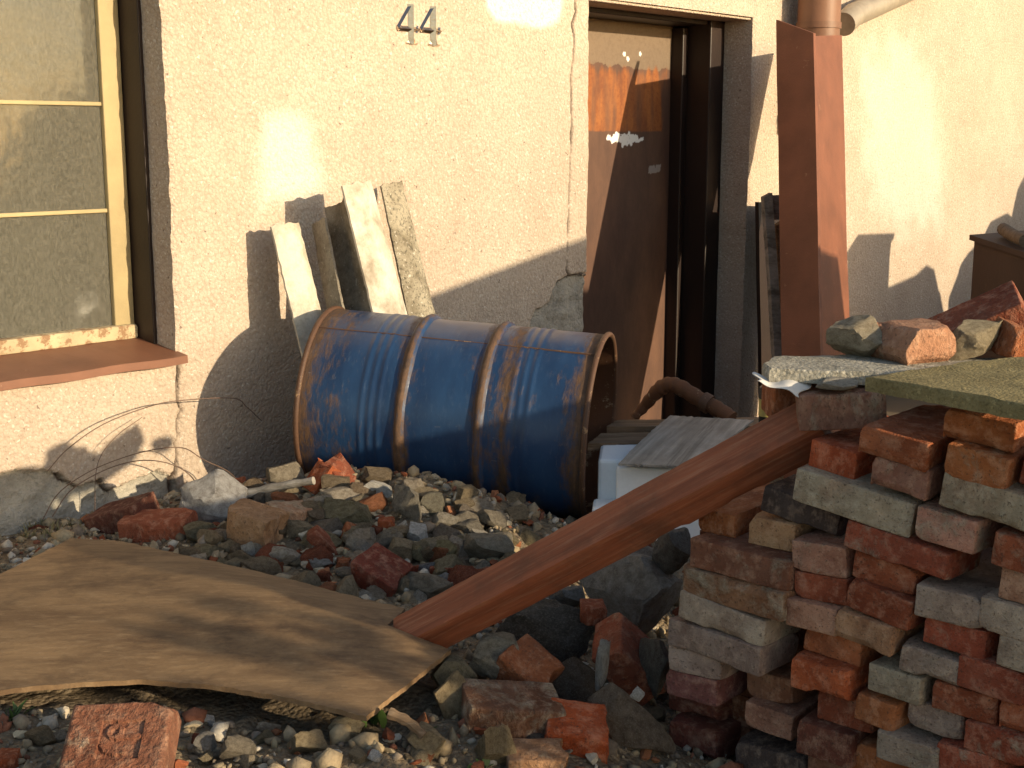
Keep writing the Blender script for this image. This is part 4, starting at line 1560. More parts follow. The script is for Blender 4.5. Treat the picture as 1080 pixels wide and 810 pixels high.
# ================================================================== BROWN SHEET
def build_sheet():
    ZB = 0.475
    left = [(75, 567), (40, 585), (0, 606), (-120, 650), (-190, 700), (-140, 735)]
    right = [(427, 641), (407, 661), (440, 672), (476, 684), (432, 720), (386, 757)]
    back = [(75, 567), (130, 571), (200, 586), (300, 609), (380, 630), (427, 641)]
    front = [(-140, 735), (0, 728), (80, 720), (150, 717), (220, 721), (290, 733), (340, 745), (386, 757)]

    def along(pts, t):
        x = t * (len(pts) - 1)
        k = min(int(x), len(pts) - 2)
        f = x - k
        return Vector((pts[k][0] * (1 - f) + pts[k + 1][0] * f, pts[k][1] * (1 - f) + pts[k + 1][1] * f))
    ni, nj = 150, 100
    V, Fc = [], []
    P = []
    for j in range(nj + 1):
        v = j / nj
        for i in range(ni + 1):
            u = i / ni
            c = (along(back, u) * (1 - v) + along(front, u) * v + along(left, v) * (1 - u) + along(right, v) * u
                 - (Vector(left[0]) * (1 - u) * (1 - v) + Vector(right[0]) * u * (1 - v) + Vector(left[-1]) * (1 - u) * v + Vector(right[-1]) * u * v))
            p = at_z(c.x, c.y, ZB)
            z = ZB + 0.004 * mn.noise(p * 3) + 0.0012 * mn.noise(p * 12)
            z += 0.028 * math.sin(math.pi * v) * math.sin(math.pi * u) + 0.010 * mn.noise(p * 1.7) * math.sin(math.pi * v)
            if i in (0, ni) or j in (0, nj):
                z += 0.002 * mn.noise(p * 40)
                p = p + Vector((mn.noise(p * 35), mn.noise(p * 35 + Vector((5, 5, 5))), 0)) * 0.002
            P.append(Vector((p.x, p.y, z)))
    org = Vector((-0.6, 2.75, ZB))
    m = len(P)
    V = [p - org for p in P] + [p - org - Vector((0, 0, 0.010)) for p in P]
    for j in range(nj):
        for i in range(ni):
            a = j * (ni + 1) + i
            q = (a, a + ni + 1, a + ni + 2, a + 1)
            Fc.append(q)
            Fc.append(tuple(m + k for k in reversed(q)))
    rimv = [i for i in range(ni + 1)] + [j * (ni + 1) + ni for j in range(1, nj + 1)] + [nj * (ni + 1) + i for i in range(ni - 1, -1, -1)] + [j * (ni + 1) for j in range(nj - 1, 0, -1)]
    for k in range(len(rimv)):
        a, b = rimv[k], rimv[(k + 1) % len(rimv)]
        Fc.append((a, b, b + m, a + m))
    me = mesh(V, Fc, 40)
    o = link('brown_sheet', me, 'sheet')
    o.location = org
    tag(o, 'large dirty brown wooden sheet, slightly arched, lying on the rubble at lower left', 'sheet')


build_sheet()

# ================================================================== FOAM, BOARDS, PIPE, CAN BEHIND THE BEAM
fo = empty('foam_box', (0.245, 3.70, 0.26), -0.10)
tag(fo, 'white polystyrene packing box with stepped corner behind the beam, right of drum', 'box')
zt = 0.315
link('box_body', box_vf(0, 0.30, 0.05, 0.40, 0, zt, 0.010), 'foam', fo)
link('box_step', box_vf(-0.012, 0.34, -0.06, 0.049, 0, zt - 0.115, 0.010), 'foam', fo)
link('box_corner', box_vf(0.055, 0.30, -0.02, 0.048, zt - 0.116, zt - 0.004, 0.008), 'foam', fo)


def board(name, pix, zs, thick, mat, label, cat, group=None, axis_uv=None, bend=0.0):
    """thin board from four pixels with heights; own material grain runs along its first edge"""
    P = [at_z(p[0], p[1], z) for p, z in zip(pix, zs)]
    org = sum(P, Vector()) / 4
    ex = (P[1] - P[0]).normalized()
    n = ex.cross(P[3] - P[0]).normalized()
    if n.z < 0:
        n = -n
    ey = n.cross(ex)
    R = Matrix((ex, ey, n)).transposed()
    Ri = R.transposed()
    ni, nj = 24, 24
    V, Fc = [], []
    for side in (0, 1):
        for j in range(nj + 1):
            for i in range(ni + 1):
                u, v = i / ni, j / nj
                p = P[0].lerp(P[1], u).lerp(P[3].lerp(P[2], u), v)
                rag = Vector((0, 0, 0))
                if i in (0, ni):
                    rag = ex * (0.012 * mn.noise(Vector((i, j * 0.9, len(label)))))
                elif j in (0, nj):
                    rag = ey * (0.005 * mn.noise(Vector((i * 0.7, j, len(label)))))
                p = p + rag + n * (0.002 * mn.noise(p * 20) + bend * math.sin(math.pi * u))
                V.append(Ri @ (p - n * thick * side - org))
    m = (ni + 1) * (nj + 1)
    for j in range(nj):
        for i in range(ni):
            a = j * (ni + 1) + i
            q = (a, a + 1, a + ni + 2, a + ni + 1)
            Fc.append(q)
            Fc.append(tuple(m + k for k in reversed(q)))
    rimv = [i for i in range(ni + 1)] + [j * (ni + 1) + ni for j in range(1, nj + 1)] + [nj * (ni + 1) + i for i in range(ni - 1, -1, -1)] + [j * (ni + 1) for j in range(nj - 1, 0, -1)]
    for k in range(len(rimv)):
        a, b = rimv[k], rimv[(k + 1) % len(rimv)]
        Fc.append((b, a, a + m, b + m))
    o = link(name, mesh(V, Fc, 40), mat)
    o.matrix_world = Matrix.Translation(org) @ R.to_4x4()
    return tag(o, label, cat, group)


ztop = 0.26 + zt
board('weathered_board', [(652, 489), (707, 438), (795, 443), (735, 492)], [ztop + .02, ztop + .045, ztop + .045, ztop + .02], 0.006, 'grey_wood',
      'grey weathered veneer board with wavy grain and split lower edge above the white box', 'board', bend=0.006)
board('wooden_plank', [(620, 468), (702, 466), (706, 455), (634, 457)], [ztop + .006] * 4, 0.022, 'brown_wood', 'dark plank lying across the white box beside the drum opening', 'plank', 'planks on the white box')
board('wooden_plank', [(640, 450), (845, 449), (840, 439), (650, 443)], [ztop + .012] * 4, 0.025, 'brown_wood', 'long brown plank running behind the grey weathered board', 'plank', 'planks on the white box')
pp = [at_y(668, 441, 4.35), at_y(680, 428, 4.35), at_y(693, 413, 4.32), at_y(704, 406, 4.3), at_y(716, 408, 4.28), at_y(736, 420, 4.24), at_y(756, 431, 4.2), at_y(772, 442, 4.16)]
pv, pf = tube_vf(smooth_path(pp, 36), [0.014 + 0.012 * min(1, i / 12) + 0.002 * math.sin(i * 2.1) for i in range(37)], 14)
pe = empty('rusty_pipe', pp[0])
tag(pe, 'bent rusty pipe with a collar standing out behind the grey weathered board', 'pipe')
link('bend', mesh([p - pp[0] for p in pv], pf, 50), 'rusty', pe)
k_ = smooth_path(pp, 36)
cvv, cff = tube_vf([k_[27] - pp[0], k_[28] - pp[0], k_[29] - pp[0]], 0.032, 16)
link('collar', mesh(cvv, cff, 40), 'rim', pe)
ca = at_y(810, 428, 2.62)
ce = empty('small_can', (ca.x, ca.y, ca.z - 0.04))
tag(ce, 'small dark can with a yellow label tucked beside the brick under the slab', 'can')
v_, f_ = tube_vf([(0, 0, 0), (0, 0, 0.002), (0, 0, 0.078), (0, 0, 0.08)], [0.0165, 0.018, 0.018, 0.016], 20)
link('can_body', mesh(v_, f_, 40), 'black', ce)
v_, f_ = tube_vf([(0, 0, 0.02), (0, 0, 0.055)], 0.0186, 20, False)
link('can_label', mesh(v_, f_, 40), 'label', ce)


def scrap(px, Y, sx, sz, rot, label, name='paper_scrap'):
    p = at_y(*px, Y)
    V, Fc = [], []
    n = 14
    for j in range(n + 1):
        for i in range(n + 1):
            u, v = i / n - .5, j / n - .5
            a = math.atan2(v, u)
            V.append((u * sx * (1 + .2 * math.sin(3 * a)), v * sz * (1 + .15 * math.cos(2 * a)), 0.02 * math.sin(u * 4) * sx * 5 * v + 0.004 * math.sin(u * 9)))
    for j in range(n):
        for i in range(n):
            q = j * (n + 1) + i
            Fc.append((q, q + 1, q + n + 2, q + n + 1))
    o = link(name, mesh(V, Fc, 0), 'paper')
    sm = o.modifiers.new('thickness', 'SOLIDIFY')
    sm.thickness = 0.0012
    o.location = p
    o.rotation_euler = rot
    tag(o, label, 'paper')


scrap((823, 404), 2.36, 0.09, 0.05, (0.25, 0.16, -0.3), 'torn white paper scrap sticking out under the left end of concrete slab')
scrap((846, 466), 2.40, 0.05, 0.045, (1.25, 0.7, 0.3), 'white plastic scrap hanging between the beam and the bright red brick', 'plastic_scrap')

# ================================================================== RUBBLE HEAP
GA = 'rubble beside the drum'
grey, pale, tan_, brn = (.38, .345, .285), (.60, .57, .51), (.42, .33, .21), (.27, .20, .135)
stone((188, 500, 258, 562), (.56, .55, .54), 'large pale whitish-grey angular rock near wall at the left of the heap', 0, depth=1.0, var=2)
stone((255, 505, 280, 530), brn, 'small brown crumbly stone behind the large pale rock', .2)
stone((276, 489, 319, 524), (.42, .36, .27), 'tan and grey stone on the heap left of the red shards', .05)
frag((323, 487, 352, 524), 'bright', 'pointed bright red brick shard standing before the drum, left of two', 0, rot=(0.3, -0.9, 0.5), dims=(.10, .075, .045), group=GA)
frag((343, 486, 370, 517), 'red', 'pointed red brick shard standing before the drum, right of two', 0, rot=(0.2, 0.9, -0.3), dims=(.10, .08, .04), group=GA)
frag((236, 533, 302, 585), 'tan', 'large orange-tan brick fragment with grey end in the heap', .2, rot=(0.05, 0.18, -0.35), dims=(.15, .12, .10), group=GA)
frag((282, 532, 323, 566), (.40, .24, .15), 'brick piece with pale plaster face behind the orange-tan fragment', .55, rot=(0.1, 0.1, 0.5), dims=(.11, .11, .075), group=GA)
stone((317, 538, 342, 562), brn, 'small grey-brown stone right of the plaster-faced brick piece', .1)
stone((335, 529, 393, 562), (.28, .25, .16), 'mossy olive stone in the middle of the heap', .42, depth=.9)
stone((378, 509, 415, 534), (.70, .68, .63), 'thin white plaster flake tilted on the heap before drum', 0, depth=.5, rot=(0.3, 0.35, 0), cat='plaster', name='plaster_piece', var=5)
stone((360, 509, 400, 534), brn, 'brown stone left of the white plaster flake', .1)
stone((309, 584, 353, 603), (.37, .36, .34), 'flat grey stone at the back edge of the brown sheet', 0)
stone((325, 567, 341, 583), (.66, .64, .60), 'small white stone above the flat grey stone', 0)
frag((330, 558, 354, 593), 'red', 'narrow dark red brick sliver leaning in the heap', 0, rot=(0.2, 0.85, 0.2), dims=(.10, .05, .035), group=GA)
stone((370, 572, 399, 599), (.36, .33, .29), 'grey stone right of the red brick sliver', .05)
frag((376, 588, 432, 632), (.21, .052, .032), 'dark red brick end at the back edge of the sheet near the beam', .02, rot=(0.25, 0.42, -0.45), dims=(.135, .12, .075), group=GA)
frag((353, 591, 371, 607), 'orange', 'small orange brick crumb below the grey stone', 0, group=GA)
frag((360, 556, 382, 576), 'orange', 'rough orange brick crumb beside the mossy stone', 0, rot=(.3, .4, .2), group=GA)
stone((252, 572, 268, 596), pale, 'upright pale grey stone at sheet edge below the orange-tan fragment', 0)
stone((205, 560, 234, 585), tan_, 'rounded tan stone at sheet edge right of the red brick', .25)
stone((229, 571, 252, 587), tan_, 'small olive-tan stone left of the upright pale stone', .35)
frag((93, 528, 155, 566), 'dark', 'dark brown tilted brick against the wall foot, behind the red brick', .05, rot=(0.1, -0.30, -0.25), dims=(.17, .13, .06), half=False, group=GA)
frag((127, 544, 200, 575), (.33, .10, .05), 'red brick lying along the back edge of the sheet near the wall', .12, rot=(0.05, -0.06, -0.05), dims=(.19, .12, .068), half=False, group=GA)
stone((479, 566, 542, 606), (.36, .32, .25), 'large tan-grey concrete lump behind the beam, below the drum', .05)
stone((412, 514, 444, 557), (.31, .285, .235), 'tall grey stone touching the drum at middle of the heap', .1)
stone((441, 522, 470, 550), (.27, .25, .19), 'olive-grey stone against the drum right of the tall grey stone', .3)
stone((453, 540, 484, 567), grey, 'grey stone below the olive-grey stone near the drum', .05)
stone((480, 549, 512, 570), (.29, .26, .21), 'brownish stone near the drum above the concrete lump', .1)
stone((428, 554, 451, 578), (.72, .71, .69), 'bright white plaster lump in the right part of heap', 0, cat='plaster', name='plaster_piece')
stone((451, 573, 482, 602), (.28, .25, .14), 'mossy stone left of the concrete lump', .4)
stone((432, 576, 454, 597), (.31, .27, .16), 'small mossy stone below the white plaster lump', .35)
frag((398, 548, 417, 562), 'bright', 'small bright red brick piece left of the white plaster lump', 0, group=GA)
stone((396, 562, 426, 578), tan_, 'flat tan stone below the small bright red piece', .1)
frag((453, 597, 479, 612), 'red', 'small red brick piece near the beam below the mossy stone', 0, group=GA)
stone((436, 594, 463, 609), (.25, .26, .28), 'bluish grey flat stone next to small red piece near the beam', 0)
stone((418, 608, 477, 640), (.32, .28, .22), 'grey stone lodged between the sheet and the beam', .1)
stone((459, 605, 478, 619), (.62, .60, .56), 'small whitish stone touching the beam', 0)
# hollow between sheet and stack
GB = 'rubble in the hollow under the beam'
stone((614, 588, 720, 684), (.36, .33, .29), 'big grey concrete block behind the beam left of the brick stack', .0, Y=2.98, depth=.9, group=GB, cat='concrete', name='concrete_block', var=11)
frag((612, 638, 642, 658), 'red', 'small square red brick piece on ledge of the big concrete block', 0, Y=2.78, group=GB)
stone((579, 621, 617, 652), (.38, .36, .33), 'grey stone left of the big concrete block', 0, group=GB)
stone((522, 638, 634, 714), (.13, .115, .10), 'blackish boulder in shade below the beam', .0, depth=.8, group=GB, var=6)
stone((494, 676, 552, 722), (.37, .34, .27), 'grey mortar-crusted stone below the beam beside an orange brick end', .25, group=GB, Y=2.58)
frag((538, 684, 580, 738), 'orange', 'orange brick end sticking out right of the mortar-crusted stone', .02, Y=2.56, rot=(0.2, 0.55, -0.5), dims=(.11, .12, .06), group=GB)
frag((484, 730, 592, 782), 'brown', 'brown brick with half its face mortar-tan, below the orange brick end', .45, rot=(0.1, 0.14, 0.22), dims=(.19, .12, .066), half=False, group=GB)
frag((574, 756, 650, 800), (.44, .095, .03), 'bright red clean brick with a sun fleck at bottom middle', .0, rot=(0.28, 0.09, -0.12), dims=(.128, .10, .066), group=GB)
frag((633, 660, 702, 742), 'red', 'large tilted brick showing red side and dark grey face near the stack', .3, Y=2.66, rot=(0.6, 0.75, 0.3), dims=(.16, .13, .085), group=GB)
stone((632, 722, 702, 815), (.24, .19, .145), 'tall brown-grey stone at the foot of the stack, bottom of picture', .05, depth=.7, group=GB, Y=2.42, rot=(0, -0.35, 0.2), var=8)
stone((498, 764, 545, 818), (.40, .31, .18), 'tan mortar lump at the bottom beside the bright red brick', .05, group=GB, cat='mortar', name='mortar_lump')
frag((530, 793, 600, 822), (.38, .22, .12), 'tan brick cut by the bottom edge under the bright red brick', .3, group=GB, rot=(0, .05, .1))
stone((452, 695, 503, 752), (.34, .30, .20), 'mossy grey stone just right of the sheet corner', .4, group=GB, Y=2.52)
stone((458, 712, 502, 790), (.42, .33, .20), 'sunlit tan plaster chunk below sheet corner', .05, group=GB, Y=2.42, rot=(0, -.3, 0), cat='plaster', name='plaster_piece')
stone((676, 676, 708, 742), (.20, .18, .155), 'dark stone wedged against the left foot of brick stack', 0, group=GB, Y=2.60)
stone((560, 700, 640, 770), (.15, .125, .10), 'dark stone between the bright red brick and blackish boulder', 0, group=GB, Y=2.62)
stone((628, 676, 644, 730), (.50, .48, .44), 'thin pale stone sliver standing left of the tilted brick', 0, group=GB, Y=2.55, depth=.6)
stone((664, 724, 680, 740), (.70, .69, .66), 'small white chip on the tall brown-grey stone', 0, group=GB, Y=2.36)
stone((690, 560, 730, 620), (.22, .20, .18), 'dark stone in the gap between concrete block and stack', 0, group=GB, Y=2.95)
stone((640, 575, 700, 610), (.30, .27, .24), 'grey lump on top of the big concrete block', 0, group=GB, Y=3.05)
# foreground
GC = 'stones in the foreground dirt'
stone((202, 776, 226, 802), (.38, .36, .33), 'grey stone in the dirt right of the stamped brick', 0, group=GC)
stone((228, 776, 268, 812), (.33, .29, .23), 'brownish stone at bottom edge right of the grey one', .05, group=GC)
stone((24, 768, 60, 792), (.30, .22, .13), 'brown stone in the dirt left of the stamped brick', .1, group=GC)
stone((214, 756, 226, 768), (.72, .72, .70), 'small white pebble right above the grey stone', 0, group=GC)
stone((386, 793, 403, 809), (.75, .74, .72), 'white chip at bottom edge in the sunlit dirt', 0, group=GC)
frag((-6, 796, 20, 815), 'bright', 'bright red brick corner in the bottom left corner', 0, group=GC)
stone((300, 770, 345, 800), (.42, .34, .22), 'tan mortar lump in the dirt below the sheet', 0, group=GC, cat='mortar', name='mortar_lump')
stone((345, 757, 385, 785), (.46, .38, .25), 'sunlit crumbly mortar lump under the front sheet corner', 0, group=GC, cat='mortar', name='mortar_lump')
stone((425, 768, 470, 806), (.44, .36, .23), 'sunlit mortar lump beside the short stick', 0, group=GC, cat='mortar', name='mortar_lump')


# ---- stamped brick with the letter P
def stamped_brick():
    L, W, H = 0.172, 0.140, 0.066
    nx, ny = 86, 70
    V, Fc = [], []
    x, y = np.meshgrid(np.linspace(-L / 2, L / 2, nx), np.linspace(-W / 2, W / 2, ny), indexing='ij')
    z = np.full_like(x, H / 2) + fbm(x * 60, y * 60, 7, 4) * 0.0022
    fx0, fx1, fy0, fy1 = -0.028, 0.042, -0.045, 0.030
    rect = (x > fx0) & (x < fx1) & (y > fy0) & (y < fy1 + fbm(x * 40, y * 0, 3, 2) * 0.004)
    t = np.linspace(0, 2 * math.pi, 26)
    bowl = [(-0.004 + 0.011 * math.cos(a), 0.010 + 0.011 * math.sin(a)) for a in np.linspace(-1.4, math.pi + 1.2, 16)]
    stroke = [bowl, [(0.000, -0.001), (0.040, -0.001)], [(-0.022, -0.018), (-0.014, -0.027), (0.0, -0.032), (0.014, -0.030)]]
    dm_ = np.minimum.reduce([dist_line(x, y, s) for s in stroke])
    inside = np.where(rect, -0.0055, 0.0) + np.where(rect & (dm_ < 0.0042), 0.0042, 0)
    z = z + inside
    e = np.minimum.reduce([x + L / 2, L / 2 - x, y + W / 2, W / 2 - y])
    z = z - np.clip(0.008 - e, 0, 1) ** 2 * 90
    brk = np.clip(x * 0.5 + y - 0.088 + fbm(x * 50, y * 50, 13, 3) * 0.010, 0, 1)
    z = z - brk * 1.1
    for i in range(nx):
        for j in range(ny):
            V.append((x[i, j], y[i, j], z[i, j]))
    for i in range(nx - 1):
        for j in range(ny - 1):
            a = i * ny + j
            Fc.append((a, a + ny, a + ny + 1, a + 1))
    n0 = len(V)
    ring = [i * ny for i in range(nx)] + [(nx - 1) * ny + j for j in range(1, ny)] + [i * ny + ny - 1 for i in range(nx - 2, -1, -1)] + [j for j in range(ny - 2, 0, -1)]
    for r in ring:
        V.append((V[r][0] * 1.01, V[r][1] * 1.01, -H / 2))
    for k in range(len(ring)):
        k2 = (k + 1) % len(ring)
        Fc.append((ring[k], n0 + k, n0 + k2, ring[k2]))
    o = link('stamped_brick', mesh(V, Fc, 35), 'brick')
    c = at_z(127, 788, 0.485)
    o.location = c
    o.rotation_euler = (0.52, -0.03, 0.03)
    o.color = (.20, .082, .048, .22)
    tag(o, 'old red brick with a stamped letter P in a frame, in front of the sheet', 'brick')


stamped_brick()

# ---- medium rubble pieces, each its own object
rr = random.Random(21)
MED = [  # pixel region, count, size range, label, group, colour pool
    ((200, 500, 565, 640), 165, (.034, .085), 'small mixed rubble stone in the heap between wall, drum and sheet', 'small stones of the heap by the drum'),
    ((480, 560, 720, 800), 45, (.025, .065), 'small dim rubble stone in the shaded hollow below the beam', 'small stones of the hollow'),
    ((0, 730, 480, 815), 40, (.018, .045), 'small stone in the dirt in front of the brown sheet', 'small stones of the foreground'),
    ((0, 545, 200, 600), 16, (.016, .04), 'small stone at the wall foot behind the brown sheet', 'small stones at the wall foot'),
]
POOL = [(.48, .42, .34), (.52, .43, .30), (.44, .38, .30), (.33, .29, .23), (.40, .33, .22), (.27, .21, .14), (.28, .08, .04), (.34, .13, .06), (.52, .48, .41), (.24, .20, .16), (.31, .26, .16), (.36, .29, .19), (.29, .23, .15)]
SHEETPOLY = [(75, 567), (0, 606), (-190, 700), (-140, 735), (0, 728), (150, 717), (290, 733), (386, 757), (476, 684), (407, 661), (427, 641), (300, 609)]
SX, SY = [], []
sheet_xy = [(at_z(px, py, .475).x, at_z(px, py, .475).y) for px, py in SHEETPOLY]
for (x0, y0, x1, y1), cnt, (s0, s1), lab, grp in MED:
    k = 0
    while k < cnt:
        px, py = rr.uniform(x0, x1), rr.uniform(y0, y1)
        p = on_heap(px, py)
        if p.y > 4.3 or in_poly(np.array([p.x]), np.array([p.y]), sheet_xy)[0]:
            k += 0.2
            continue
        # keep out of the brick stack
        q = p - F0
        if q.dot(GD) > -0.03 and -0.05 < q.dot(BD) < 0.6:
            k += 0.2
            continue
        s = rr.uniform(s0, s1)
        o = link('rubble_stone', ROCKS[rr.randrange(16)])
        o.location = (p.x, p.y, p.z + s * 0.22)
        o.scale = (s * rr.uniform(.9, 1.6), s * rr.uniform(.8, 1.3), s * rr.uniform(.6, 1.0))
        o.rotation_euler = (rr.uniform(-.5, .5), rr.uniform(-.5, .5), rr.uniform(0, 6.3))
        c = rr.choice(POOL)
        o.color = (*c, rr.choice((0, 0, .15, .35)))
        tag(o, lab, 'stone', grp)
        k += 1


# ---- gravel and crumbs: one mass
def build_gravel():
    rnd = np.random.RandomState(4)
    bm = bmesh.new()
    bmesh.ops.create_icosphere(bm, subdivisions=1, radius=1)
    bv = np.array([v.co[:] for v in bm.verts])
    bf = np.array([[v.index for v in f.verts] for f in bm.faces])
    bm.free()
    N = 15000
    x = rnd.uniform(-1.75, 0.75, N)
    y = rnd.uniform(1.9, 4.5, N)
    dens = fbm(x * 3, y * 3, 201, 3)
    keep = (dens > -0.55 + rnd.uniform(-.3, .3, N)) & ~in_poly(x, y, sheet_xy)
    wallside = (x - W0.x) * NI.x + (y - W0.y) * NI.y < -0.01
    keep &= wallside
    x, y = x[keep], y[keep]
    N = len(x)
    z = heap_z(x, y)
    s = np.exp(rnd.normal(math.log(0.0058), 0.6, N)).clip(.0025, .024)
    pool = np.array([(.30, .24, .16), (.37, .30, .19), (.24, .19, .13), (.24, .10, .06), (.29, .23, .15), (.46, .42, .35), (.22, .18, .14), (.34, .27, .17), (.27, .22, .15), (.32, .25, .16), (.20, .16, .12)])
    tint = pool[rnd.randint(0, len(pool), N)] * rnd.uniform(.75, 1.2, (N, 1))
    V = np.empty((N, len(bv), 3))
    for k in range(N):
        q = (bv * (1 + rnd.uniform(-.42, .3, (len(bv), 1)))) * (s[k] * rnd.uniform(.55, 1.4, 3))
        a = rnd.uniform(0, 6.28)
        c_, s_ = math.cos(a), math.sin(a)
        V[k, :, 0] = x[k] + q[:, 0] * c_ - q[:, 1] * s_
        V[k, :, 1] = y[k] + q[:, 0] * s_ + q[:, 1] * c_
        V[k, :, 2] = z[k] + q[:, 2] + s[k] * 0.3
    F = (bf[None] + (np.arange(N) * len(bv))[:, None, None]).reshape(-1, 3)
    V = V.reshape(-1, 3)
    me = bpy.data.meshes.new('m')
    me.vertices.add(len(V))
    me.vertices.foreach_set('co', V.ravel())
    me.loops.add(F.size)
    me.loops.foreach_set('vertex_index', F.ravel())
    me.polygons.add(len(F))
    me.polygons.foreach_set('loop_start', np.arange(0, F.size, 3))
    me.polygons.foreach_set('loop_total', np.full(len(F), 3))
    me.update(calc_edges=True)
    at = me.attributes.new('tint', 'FLOAT_COLOR', 'POINT')
    cc = np.concatenate([np.repeat(tint, len(bv), 0), np.ones((len(V), 1))], 1).astype(np.float32)
    at.data.foreach_set('color', cc.ravel())
    tag(link('gravel', me, 'gravel'), 'gravel and brick crumbs strewn over the rubble heap', 'gravel', kind='stuff')


build_gravel()

# ---- small broken stones between the larger ones: one mass
def build_small_stones():
    rnd = np.random.RandomState(14)
    var = []
    for k in range(8):
        me = rock(700 + k, 2, 12, 0.12)
        v = np.empty(len(me.vertices) * 3)
        me.vertices.foreach_get('co', v)
        f = np.empty(len(me.polygons) * 3, np.int64)
        me.polygons.foreach_get('vertices', f)
        var.append((v.reshape(-1, 3), f.reshape(-1, 3)))
        bpy.data.meshes.remove(me)
    VV, FF, TT = [], [], []
    n0 = 0
    pool = np.array([(.44, .38, .29), (.48, .40, .27), (.34, .27, .18), (.27, .09, .045), (.33, .14, .07), (.50, .46, .38), (.24, .20, .15), (.36, .29, .19)])
    cnt = 0
    while cnt < 750:
        if rnd.rand() < 0.6:
            x, y = rnd.uniform(-1.25, 0.1), rnd.uniform(3.2, 3.95)
        else:
            x, y = rnd.uniform(-1.3, 0.35), rnd.uniform(2.0, 3.3)
        if in_poly(np.array([x]), np.array([y]), sheet_xy)[0] or (x - W0.x) * NI.x + (y - W0.y) * NI.y > -0.03:
            continue
        cnt += 1
        s = rnd.uniform(.014, .036)
        v, f = var[rnd.randint(8)]
        a = Matrix.Rotation(rnd.uniform(0, 6.28), 3, 'Z') @ Matrix.Rotation(rnd.uniform(-.7, .7), 3, 'X')
        q = (v * (s * rnd.uniform(.8, 1.5), s * rnd.uniform(.7, 1.2), s * rnd.uniform(.5, 1.0))) @ np.array(a).T
        z = float(heap_z(np.array([x]), np.array([y]))[0])
        VV.append(q + np.array([x, y, z + s * .2]))
        FF.append(f + n0)
        n0 += len(v)
        TT.append(np.repeat((pool[rnd.randint(len(pool))] * rnd.uniform(.75, 1.15))[None], len(v), 0))
    V, F, T = np.concatenate(VV), np.concatenate(FF), np.concatenate(TT)
    me = mesh(V.tolist(), F.tolist(), 24)
    at = me.attributes.new('tint', 'FLOAT_COLOR', 'POINT')
    at.data.foreach_set('color', np.concatenate([T, np.ones((len(T), 1))], 1).astype(np.float32).ravel())
    tag(link('small_rubble', me, 'gravel'), 'small broken stones filling the gaps of the rubble', 'rubble', kind='stuff')


build_small_stones()

# ---- sticks, wires, plants
def stick(p, q, r, mat, label, name='stick'):
    p, q = Vector(p), Vector(q)
    m_ = (p + q) / 2 + Vector((0, 0, .004))
    V, Fc = tube_vf(smooth_path([p - m_, Vector((0.003, 0.002, 0.0)), q - m_], 12), [r * (1 - .25 * i / 12 + .1 * math.sin(i * 1.7)) for i in range(13)], 8)
    o = link(name, mesh(V, Fc, 40), mat)
    o.location = m_
    tag(o, label, 'stick')


a = on_heap(258, 532)
b = on_heap(333, 524)
stick((a.x, a.y - .03, a.z + .035), (b.x, b.y - .03, b.z + .055), .014, 'grey_wood', 'grey weathered stick lying across the heap above the brick pieces')
stick(at_z(410, 752, .475), at_z(447, 776, .44), .011, 'brown_wood', 'short thick stick poking out below the sheet corner')


def wire(pix, ds, label, r=0.0016):
    P = [at_d(px, py, d) for (px, py), d in zip(pix, ds)]
    V, Fc = tube_vf([p - P[0] for p in smooth_path(P, 60)], r, 6)
    o = link('wire', mesh(V, Fc, 60), 'wire')
    o.location = P[0]
    tag(o, label, 'wire', 'rusty wires curling before the wall foot')


wire([(50, 497), (72, 473), (110, 447), (160, 428), (195, 422), (246, 420), (260, 429), (276, 444)], [.03, .04, .06, .07, .08, .09, .08, .06], 'long rusty wire arching highest across the wall foot')
wire([(45, 548), (62, 520), (95, 497), (135, 481), (170, 473), (195, 473), (215, 485), (240, 497), (255, 512)], [.10, .09, .09, .10, .11, .12, .13, .15, .18], 'rusty wire loop ending at the large pale rock, middle height')
wire([(55, 545), (75, 517), (110, 496), (145, 486), (175, 488), (198, 499), (212, 517)], [.12, .11, .10, .10, .11, .12, .13], 'lowest rusty wire arch before the wall foot')
wire([(100, 540), (101, 500), (108, 478), (125, 458), (150, 440)], [.05, .05, .05, .05, .04], 'thin upright wire curving up beside the lower arches', 0.0011)


def plant(base, n, h, mat, label, seed, spread=0.5, wl_=0.006, cat='plant', group=None):
    rnd = random.Random(seed)
    V, Fc = [], []
    for _ in range(n):
        a = rnd.uniform(0, 6.28)
        lean = rnd.uniform(.1, spread)
        hh = h * rnd.uniform(.5, 1)
        ox, oy = rnd.uniform(-.02, .02), rnd.uniform(-.02, .02)
        d = Vector((math.cos(a), math.sin(a), 0))
        sd_ = Vector((-d.y, d.x, 0))
        b = len(V)
        for k in range(5):
            t = k / 4
            c = Vector((ox, oy, 0)) + d * (lean * hh * t * t) + Vector((0, 0, hh * t * (1 - .25 * t * lean)))
            wv = wl_ * math.sin(math.pi * (0.12 + .85 * t))
            V += [c - sd_ * wv, c + Vector((0, 0, -wv * .4)), c + sd_ * wv]
        for k in range(4):
            q = b + 3 * k
            Fc += [(q, q + 1, q + 4, q + 3), (q + 1, q + 2, q + 5, q + 4)]
    e = empty('weed' if mat == 'leaf' else 'grass_tuft', base)
    tag(e, label, cat, group)
    link('leaves', mesh(V, Fc, 0), mat, e)


